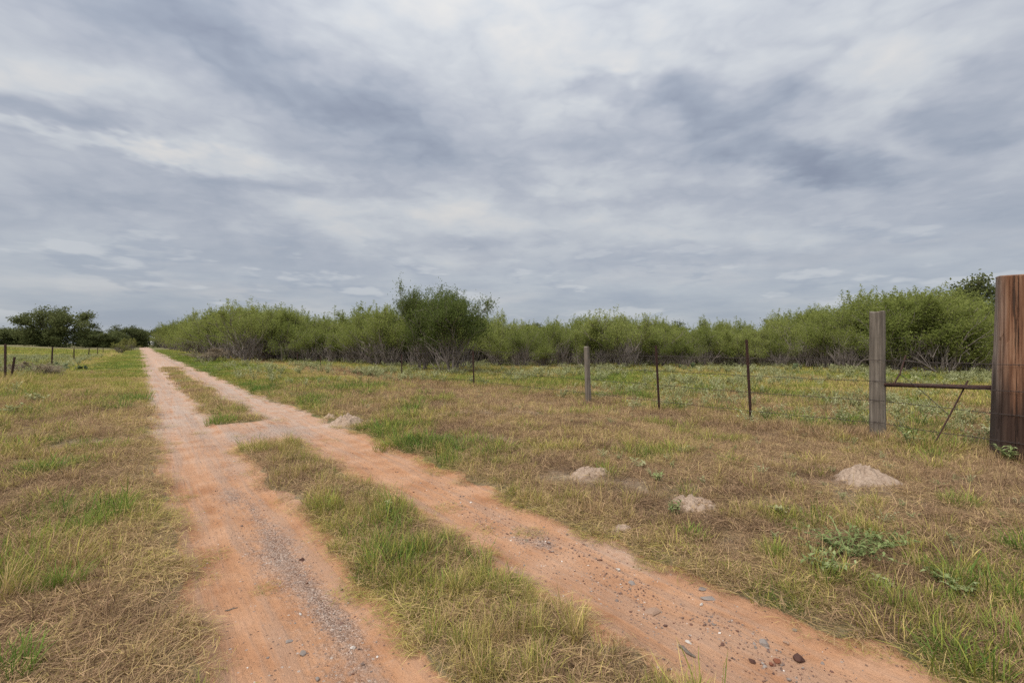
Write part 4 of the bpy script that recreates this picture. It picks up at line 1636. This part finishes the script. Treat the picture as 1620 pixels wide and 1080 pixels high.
# ---- live oaks
def oak(seed, W=1.0, per=70):
    """unit oak 10 m high, about 18 m wide"""
    r_ = random.Random(seed)
    rg = np.random.default_rng(seed)
    g_ = Geo()
    tips, mids = [], []
    g_.tube([(0, 0, -0.3), (0.1, 0, 0.8), (0.15, 0.1, 2.0)], [0.65, 0.5, 0.45], 8, cap=False)
    for k in range(7):
        a = 2 * math.pi * (k + r_.random() * 0.7) / 7
        lean = r_.uniform(0.6, 1.7) if k else 0.1
        grow(g_, tips, mids, r_, (0.15, 0.1, 1.7), (math.cos(a) * lean * W, math.sin(a) * lean * W, 1.0), r_.uniform(3.0, 4.2), 0.28, 2, 2, 0.3, 0.10, 3, (0.4, 0.95), 5)
    sites = np.array([list(p_) for p_, _ in tips + mids])
    dirs = np.array([list(d) for _, d in tips + mids])
    k = 9.6 / np.percentile(sites[:, 2], 99)
    tr = g_.mesh('oak_trunk')
    co = np.array([list(v_.co) for v_ in tr.vertices]) * np.array([1, 1, k])
    tr.vertices.foreach_set('co', co.astype(np.float32).ravel())
    tr.materials.append(M_OAK_BARK)
    sites = sites * np.array([1, 1, k])
    low = sites.copy()
    v, q_, r = leaf_cloud(rg, sites, dirs * 0.3, per // 2, 0.62, 0.42, 0.24, 0.0, 0.65)
    # low skirts of foliage
    sk = sites[rg.integers(0, len(sites), 170)]
    sk[:, 2] = rg.uniform(0.2, 4.5, 170)
    sk[:, :2] *= rg.uniform(0.7, 1.08, (170, 1))
    v2, q2, r2 = leaf_cloud(rg, sk, np.zeros((170, 3)), per // 2, 0.55, 0.42, 0.24, 0.0, 0.7)
    q_ = np.concatenate([q_, q2 + len(v)])
    v = np.concatenate([v, v2])
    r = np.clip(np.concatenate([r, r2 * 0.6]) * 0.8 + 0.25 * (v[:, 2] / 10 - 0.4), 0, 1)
    cr = mesh_np('oak_crown', v, q_)
    add_attr(cr, 'r', r)
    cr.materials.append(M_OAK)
    return tr, cr


OAKS = [oak(700 + i, per=84) for i in range(3)]
oaks = [
    (93, 120, 487, 0.66, 0, 0.3, 'largest live oak, rounded and towering over the left tree line'),
    (22, 135, 519, 0.95, 1, 1.2, 'spreading live oak at the far left edge of picture'),
    (-30, 125, 516, 1.0, 2, 2.0, 'live oak at left picture border beside the spreading one'),
    (50, 140, 518, 0.8, 2, 2.2, 'mid-sized live oak directly left of the largest oak'),
    (140, 145, 521, 0.7, 1, 4.0, 'live oak at right flank of the largest oak'),
    (163, 142, 527, 1.0, 1, 4.2, 'low oak in the dip between the two left oak groups'),
    (184, 150, 525, 0.85, 2, 5.2, 'left of the two rounded oaks near the road end'),
    (206, 160, 516, 0.7, 0, 0.9, 'right of the two rounded oaks near the road end'),
    (221, 185, 523, 0.7, 1, 2.9, 'small oak at the end of the road, left side'),
    (846, 110, 513, 0.9, 2, 1.1, 'dark oak crown peeking over the thicket right of tallest mesquite'),
    (1046, 100, 511, 0.8, 0, 3.1, 'dark oak crown peeking over the thicket middle'),
    (1245, 90, 505, 0.7, 1, 2.0, 'dark oak crown peeking over thicket left of the brace post'),
    (1546, 62, 441, 0.48, 2, 0.4, 'open-crowned dark oak behind bushes beside the corner post'),
    (272, 150, 512, 0.6, 0, 5.0, 'dark oak rising behind roadside mesquites at far right of road end'),
]
for (u, d, v, ws, k, rot, lab) in oaks:
    x, y = at(u, d)
    z = zat(x, y)
    hs = (ztop(v, d) - z) / 10.0
    place_tree('oak_tree', OAKS[k], x, y, hs, 1.7 * ws * max(hs, 0.55), rot, lab, 'tree')


# ------------------------------------------------------------------ prickly pear, brush, single plants
def pad_mesh():
    vs, fs = [], []
    nu, nv = 12, 7
    for i in range(nv + 1):
        th = math.pi * i / nv
        for k in range(nu):
            a = 2 * math.pi * k / nu
            zz_ = -math.cos(th)
            wdt = math.sin(th) * (0.82 + 0.18 * zz_)
            vs.append((0.5 * wdt * math.cos(a), 0.075 * wdt * math.sin(a), 0.5 + 0.5 * zz_))
    for i in range(nv):
        for k in range(nu):
            k2 = (k + 1) % nu
            fs.append((i * nu + k, i * nu + k2, (i + 1) * nu + k2, (i + 1) * nu + k))
    me = bpy.data.meshes.new('cactus_pad')
    me.from_pydata(vs, [], fs)
    me.polygons.foreach_set('use_smooth', np.ones(len(fs), dtype=bool))
    me.update()
    me.materials.append(plain_material('cactus_skin', (0.075, 0.098, 0.042), 0.8, 0.3, 9.0))
    return me


PAD = pad_mesh()


def prickly_pear(u, d, size, n_, seed, lab, spread):
    x, y = at(u, d)
    z = zat(x, y)
    root = link('prickly_pear', None, label=lab, cat='cactus', loc=(x, y, z))
    r_ = random.Random(seed)
    pads = []
    for i in range(n_):
        if i < n_ * 0.72:
            p_ = Vector((r_.uniform(-spread, spread), r_.uniform(-0.35, 0.35), -0.03))
        else:
            b = r_.choice(pads)
            p_ = b[0] + b[1] * b[2] * 0.9
        tiltv = Euler((r_.gauss(0, 0.35), r_.gauss(0, 0.45), r_.uniform(0, 3.14)))
        sz = size * r_.uniform(0.75, 1.15)
        o = bpy.data.objects.new('pad', PAD)
        COL.objects.link(o)
        o.parent = root
        o.location = p_
        o.rotation_euler = tiltv
        o.scale = (sz, sz, sz)
        pads.append((p_, tiltv.to_matrix() @ Vector((0, 0, 1)), sz))


prickly_pear(108, 25.0, 0.27, 24, 5, 'prickly pear cactus clump in weeds beside left fence', 0.75)
prickly_pear(1090, 26.8, 0.25, 20, 6, 'dark prickly pear clump at thicket foot behind two steel posts', 0.55)
prickly_pear(1268, 25.8, 0.25, 24, 8, 'dark prickly pear clump at thicket foot left of brace post', 0.9)


def single_plant(name, u, v, mat, seed, lab, cat, group=None, **kw):
    x, y = gp(u, v)
    me = leafy_mesh(name, np.random.default_rng(seed), mat, **kw)
    return link(name, me, None, label=lab, cat=cat, group=group, loc=(x, y, zat(x, y)))


x0 = single_plant('leafy_weed', 1338, 884, M_WEED_GREEN, 1, 'largest sprawling silvery green weed on the right verge', 'weed', stems=34, leaves=13, h=0.15, spread=0.38, leaf=0.048, wide=0.40)
single_plant('leafy_weed', 1310, 912, M_WEED_GREEN, 12, 'near arm of leafy weed in front of the largest sprawling weed', 'weed', stems=14, leaves=11, h=0.12, spread=0.19, leaf=0.048, wide=0.40)
single_plant('leafy_weed', 1400, 872, M_WEED_GREEN, 13, 'leafy weed adjoining right end of the largest sprawling weed', 'weed', stems=13, leaves=11, h=0.10, spread=0.22, leaf=0.045, wide=0.40)
single_plant('leafy_weed', 1066, 822, M_WEED_GREEN, 2, 'compact bluish green weed beside the collapsed burrow mound', 'weed', stems=9, leaves=8, h=0.12, spread=0.10, leaf=0.05, wide=0.45)
single_plant('leafy_weed', 1486, 930, M_WEED_GREEN, 3, 'small silvery weed near right picture edge, upper of two', 'weed', stems=6, leaves=7, h=0.09, spread=0.10, leaf=0.055, wide=0.45)
single_plant('leafy_weed', 1518, 950, M_WEED_GREEN, 4, 'small silvery weed near right picture edge, lower of two', 'weed', stems=6, leaves=7, h=0.09, spread=0.10, leaf=0.055, wide=0.45)
single_plant('leafy_weed', 1398, 935, M_WEED, 5, 'pale dusty weed sprig below the largest sprawling weed', 'weed', stems=4, leaves=6, h=0.07, spread=0.06, leaf=0.045, wide=0.45)
single_plant('leafy_weed', 1230, 822, M_WEED, 6, 'small pale weed rosette left of the largest sprawling weed', 'weed', stems=6, leaves=7, h=0.08, spread=0.09, leaf=0.05, wide=0.45)
single_plant('leafy_weed', 1596, 722, M_WEED_GREEN, 7, 'leafy weed standing at foot of the thick corner post', 'weed', stems=7, leaves=8, h=0.22, spread=0.16, leaf=0.10, wide=0.40)
single_plant('leafy_weed', 1440, 702, M_WEED_GREEN, 8, 'bushy weed at fence foot just right of brace post', 'weed', stems=9, leaves=9, h=0.28, spread=0.22, leaf=0.08, wide=0.42)
single_plant('leafy_weed', 1010, 747, M_WEED, 9, 'grey green weed right of the low crumbly mound', 'weed', stems=7, leaves=8, h=0.10, spread=0.15, leaf=0.05, wide=0.5)
single_plant('leafy_weed', 1040, 770, M_WEED_GREEN, 14, 'green weed between low crumbly mound and collapsed burrow', 'weed', stems=6, leaves=8, h=0.10, spread=0.11, leaf=0.05, wide=0.5)
single_plant('leafy_weed', 614, 816, M_WEED, 10, 'pale leafy sprig growing in the middle grass strip', 'weed', stems=4, leaves=6, h=0.12, spread=0.06, leaf=0.045, wide=0.5)
single_plant('leafy_weed', 24, 660, M_WEED, 15, 'silvery weed in tall grass at left picture edge', 'weed', stems=9, leaves=9, h=0.24, spread=0.3, leaf=0.10, wide=0.45)
single_plant('leafy_weed', 60, 640, M_WEED, 16, 'silvery weed patch below the left leaning post', 'weed', stems=9, leaves=9, h=0.24, spread=0.3, leaf=0.11, wide=0.45)

# distinct green clumps
clumps = [
    (182, 818, 0.13, 0.20, 0.86, 'bright green grass clump left of track, upper of the pair'),
    (137, 842, 0.11, 0.18, 0.88, 'bright green grass clump left of track, lower of the pair'),
    (108, 934, 0.09, 0.20, 0.86, 'upright green tuft amid dry grass at lower left'),
    (66, 945, 0.06, 0.12, 0.82, 'small green tuft left of the upright one'),
    (14, 1078, 0.10, 0.20, 0.95, 'vivid green tuft in the bottom left corner'),
    (50, 878, 0.22, 0.17, 0.76, 'wide yellow green clump near left picture edge'),
    (20, 915, 0.16, 0.19, 0.80, 'green clump at left picture edge below the wide one'),
    (160, 712, 0.36, 0.15, 0.80, 'wide green grass patch beside bare sand on left verge'),
    (350, 668, 0.26, 0.22, 0.88, 'bright green clump at near end of far middle strip'),
    (1097, 852, 0.10, 0.12, 0.80, 'green tuft below the collapsed burrow mound'),
    (1226, 884, 0.07, 0.15, 0.82, 'narrow upright green tuft left of sprawling weed'),
    (1302, 922, 0.07, 0.14, 0.78, 'green grass tuft at left foot of sprawling weed'),
    (1516, 806, 0.14, 0.15, 0.86, 'bright green clump right of the largest sand mound'),
    (1405, 955, 0.11, 0.13, 0.76, 'yellow green tuft below the sprawling weed'),
    (1497, 962, 0.09, 0.10, 0.86, 'small vivid tuft between the two silvery weeds'),
    (1600, 1022, 0.14, 0.15, 0.84, 'green clump in the lower right corner'),
    (1615, 965, 0.10, 0.12, 0.84, 'green tuft at right picture edge above corner clump'),
    (1455, 905, 0.08, 0.10, 0.70, 'olive tuft right of the sprawling weed'),
    (1570, 965, 0.07, 0.09, 0.78, 'short green tuft near right edge beside silvery weeds'),
    (1160, 905, 0.09, 0.10, 0.62, 'yellowish tuft at the right lip of right track'),
    (1040, 668, 0.30, 0.22, 0.72, 'green tuft at foot of the second steel post'),
    (614, 706, 0.22, 0.18, 0.66, 'yellow green clump on right lip of the far track'),
]
for i, (u, v, rad, hh, g0, lab) in enumerate(clumps):
    x, y = gp(u, v)
    rg = np.random.default_rng(900 + i)
    n_ = int(60 + 750 * rad)
    vtx, fcs, r, k = blades(rg, n_, rad, hh * 0.5, hh * 1.1, 0.30, 0.55, 0.0048 if y < 5 else 0.007, segs=4)
    vtx[:, 2] += height(vtx[:, 0] + x, vtx[:, 1] + y) - zat(x, y)
    me = mesh_np('grass_clump', vtx, fcs)
    add_attr(me, 'r', r)
    add_attr(me, 'k', k)
    mt = bpy.data.materials.get('clump_%d' % int(g0 * 50))
    if mt is None:
        mt, n2_ = new_mat('clump_%d' % int(g0 * 50))
        rr_ = n2_.attr('r').outputs['Fac']
        kk_ = n2_.attr('k').outputs['Fac']
        f_ = n2_.math('MULTIPLY_ADD', n2_.math('SUBTRACT', rr_, 0.5), 0.30, g0)
        c_ = n2_.ramp(f_, [(0.36, (0.42, 0.305, 0.17)), (0.52, (0.40, 0.325, 0.135)), (0.66, (0.345, 0.335, 0.08)), (0.82, (0.225, 0.285, 0.062)), (1.0, (0.145, 0.235, 0.05))])
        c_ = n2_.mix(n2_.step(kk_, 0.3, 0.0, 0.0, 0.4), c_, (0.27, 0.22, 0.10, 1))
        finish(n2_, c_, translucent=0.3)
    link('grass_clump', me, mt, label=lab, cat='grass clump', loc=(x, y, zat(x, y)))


# dead brush and yellowing bushes along the left fence
def brush(name, u, d, w_, h, mat_leaf, seed, lab, cat, per=10, twig=None):
    tr, cr = mesquite(seed, stems=8, per=per, top_fill=0.10, flare=1.1, levels=2, leaf=(0.16, 0.05))
    cr2 = cr
    cr2.materials.clear()
    cr2.materials.append(mat_leaf)
    x, y = at(u, d)
    place_tree(name, (tr, cr2), x, y, h / 3.0, w_ / 3.0, seed * 0.7, lab, cat)


M_DEAD = leaf_material('dead_brush_leaves', (0.22, 0.17, 0.12), (0.33, 0.265, 0.185), (0.44, 0.37, 0.26), 0.2)
M_YEL = leaf_material('yellowing_leaves', (0.15, 0.17, 0.045), (0.24, 0.24, 0.07), (0.34, 0.30, 0.11), 0.3)
brush('dead_brush', 42, 21.0, 1.9, 0.52, M_DEAD, 811, 'low grey brown dead brush right of the leaning post', 'brush')
brush('dead_brush', 74, 20.0, 1.0, 0.45, M_DEAD, 812, 'second low dead brush nearer the prickly pear', 'brush')
brush('yellow_bush', 190, 68.0, 2.0, 1.55, M_YEL, 813, 'yellow green bush beside road on the left, nearer one', 'bush')
brush('yellow_bush', 205, 95.0, 3.2, 2.2, M_YEL, 814, 'yellow green bush beside road on the left, farther one', 'bush')
brush('dry_brush', 330, 36.5, 2.4, 0.9, M_DEAD, 815, 'reddish dry brush at the foot of roadside mesquites', 'brush')

# ------------------------------------------------------------------ far white house at the end of the road
M_WHITE = plain_material('white_boards', (0.72, 0.72, 0.72), 0.7, 0.05)
M_ROOF = plain_material('pale_metal_roof', (0.52, 0.54, 0.56), 0.5, 0.05)
M_PANE = plain_material('dark_glass', (0.03, 0.035, 0.04), 0.2, 0.1)
hx, hy = at(237, 240.0)
house = link('white_house', None, label='tiny white house visible at the far end of the road', cat='house', loc=(hx, hy, 0.6))
g_ = Geo()
g_.box((0, 0, 1.5), (7, 6, 3.0))
link('wall', g_.mesh('wall'), M_WHITE, house)
g_ = Geo()
g_.add([(-3.8, -3.4, 2.95), (3.8, -3.4, 2.95), (3.8, 3.4, 2.95), (-3.8, 3.4, 2.95), (-3.8, 0, 4.6), (3.8, 0, 4.6)],
       [(0, 1, 5, 4), (2, 3, 4, 5), (0, 4, 3), (1, 2, 5), (3, 2, 1, 0)])
link('roof', g_.mesh('roof'), M_ROOF, house)
for k in (-2.0, 2.0):
    g_ = Geo()
    g_.box((k, -3.02, 1.6), (1.1, 0.06, 1.2))
    link('window', g_.mesh('window'), M_PANE, house)
g_ = Geo()
g_.box((0, -3.02, 1.05), (1.0, 0.06, 2.1))
link('door', g_.mesh('door'), M_PANE, house)
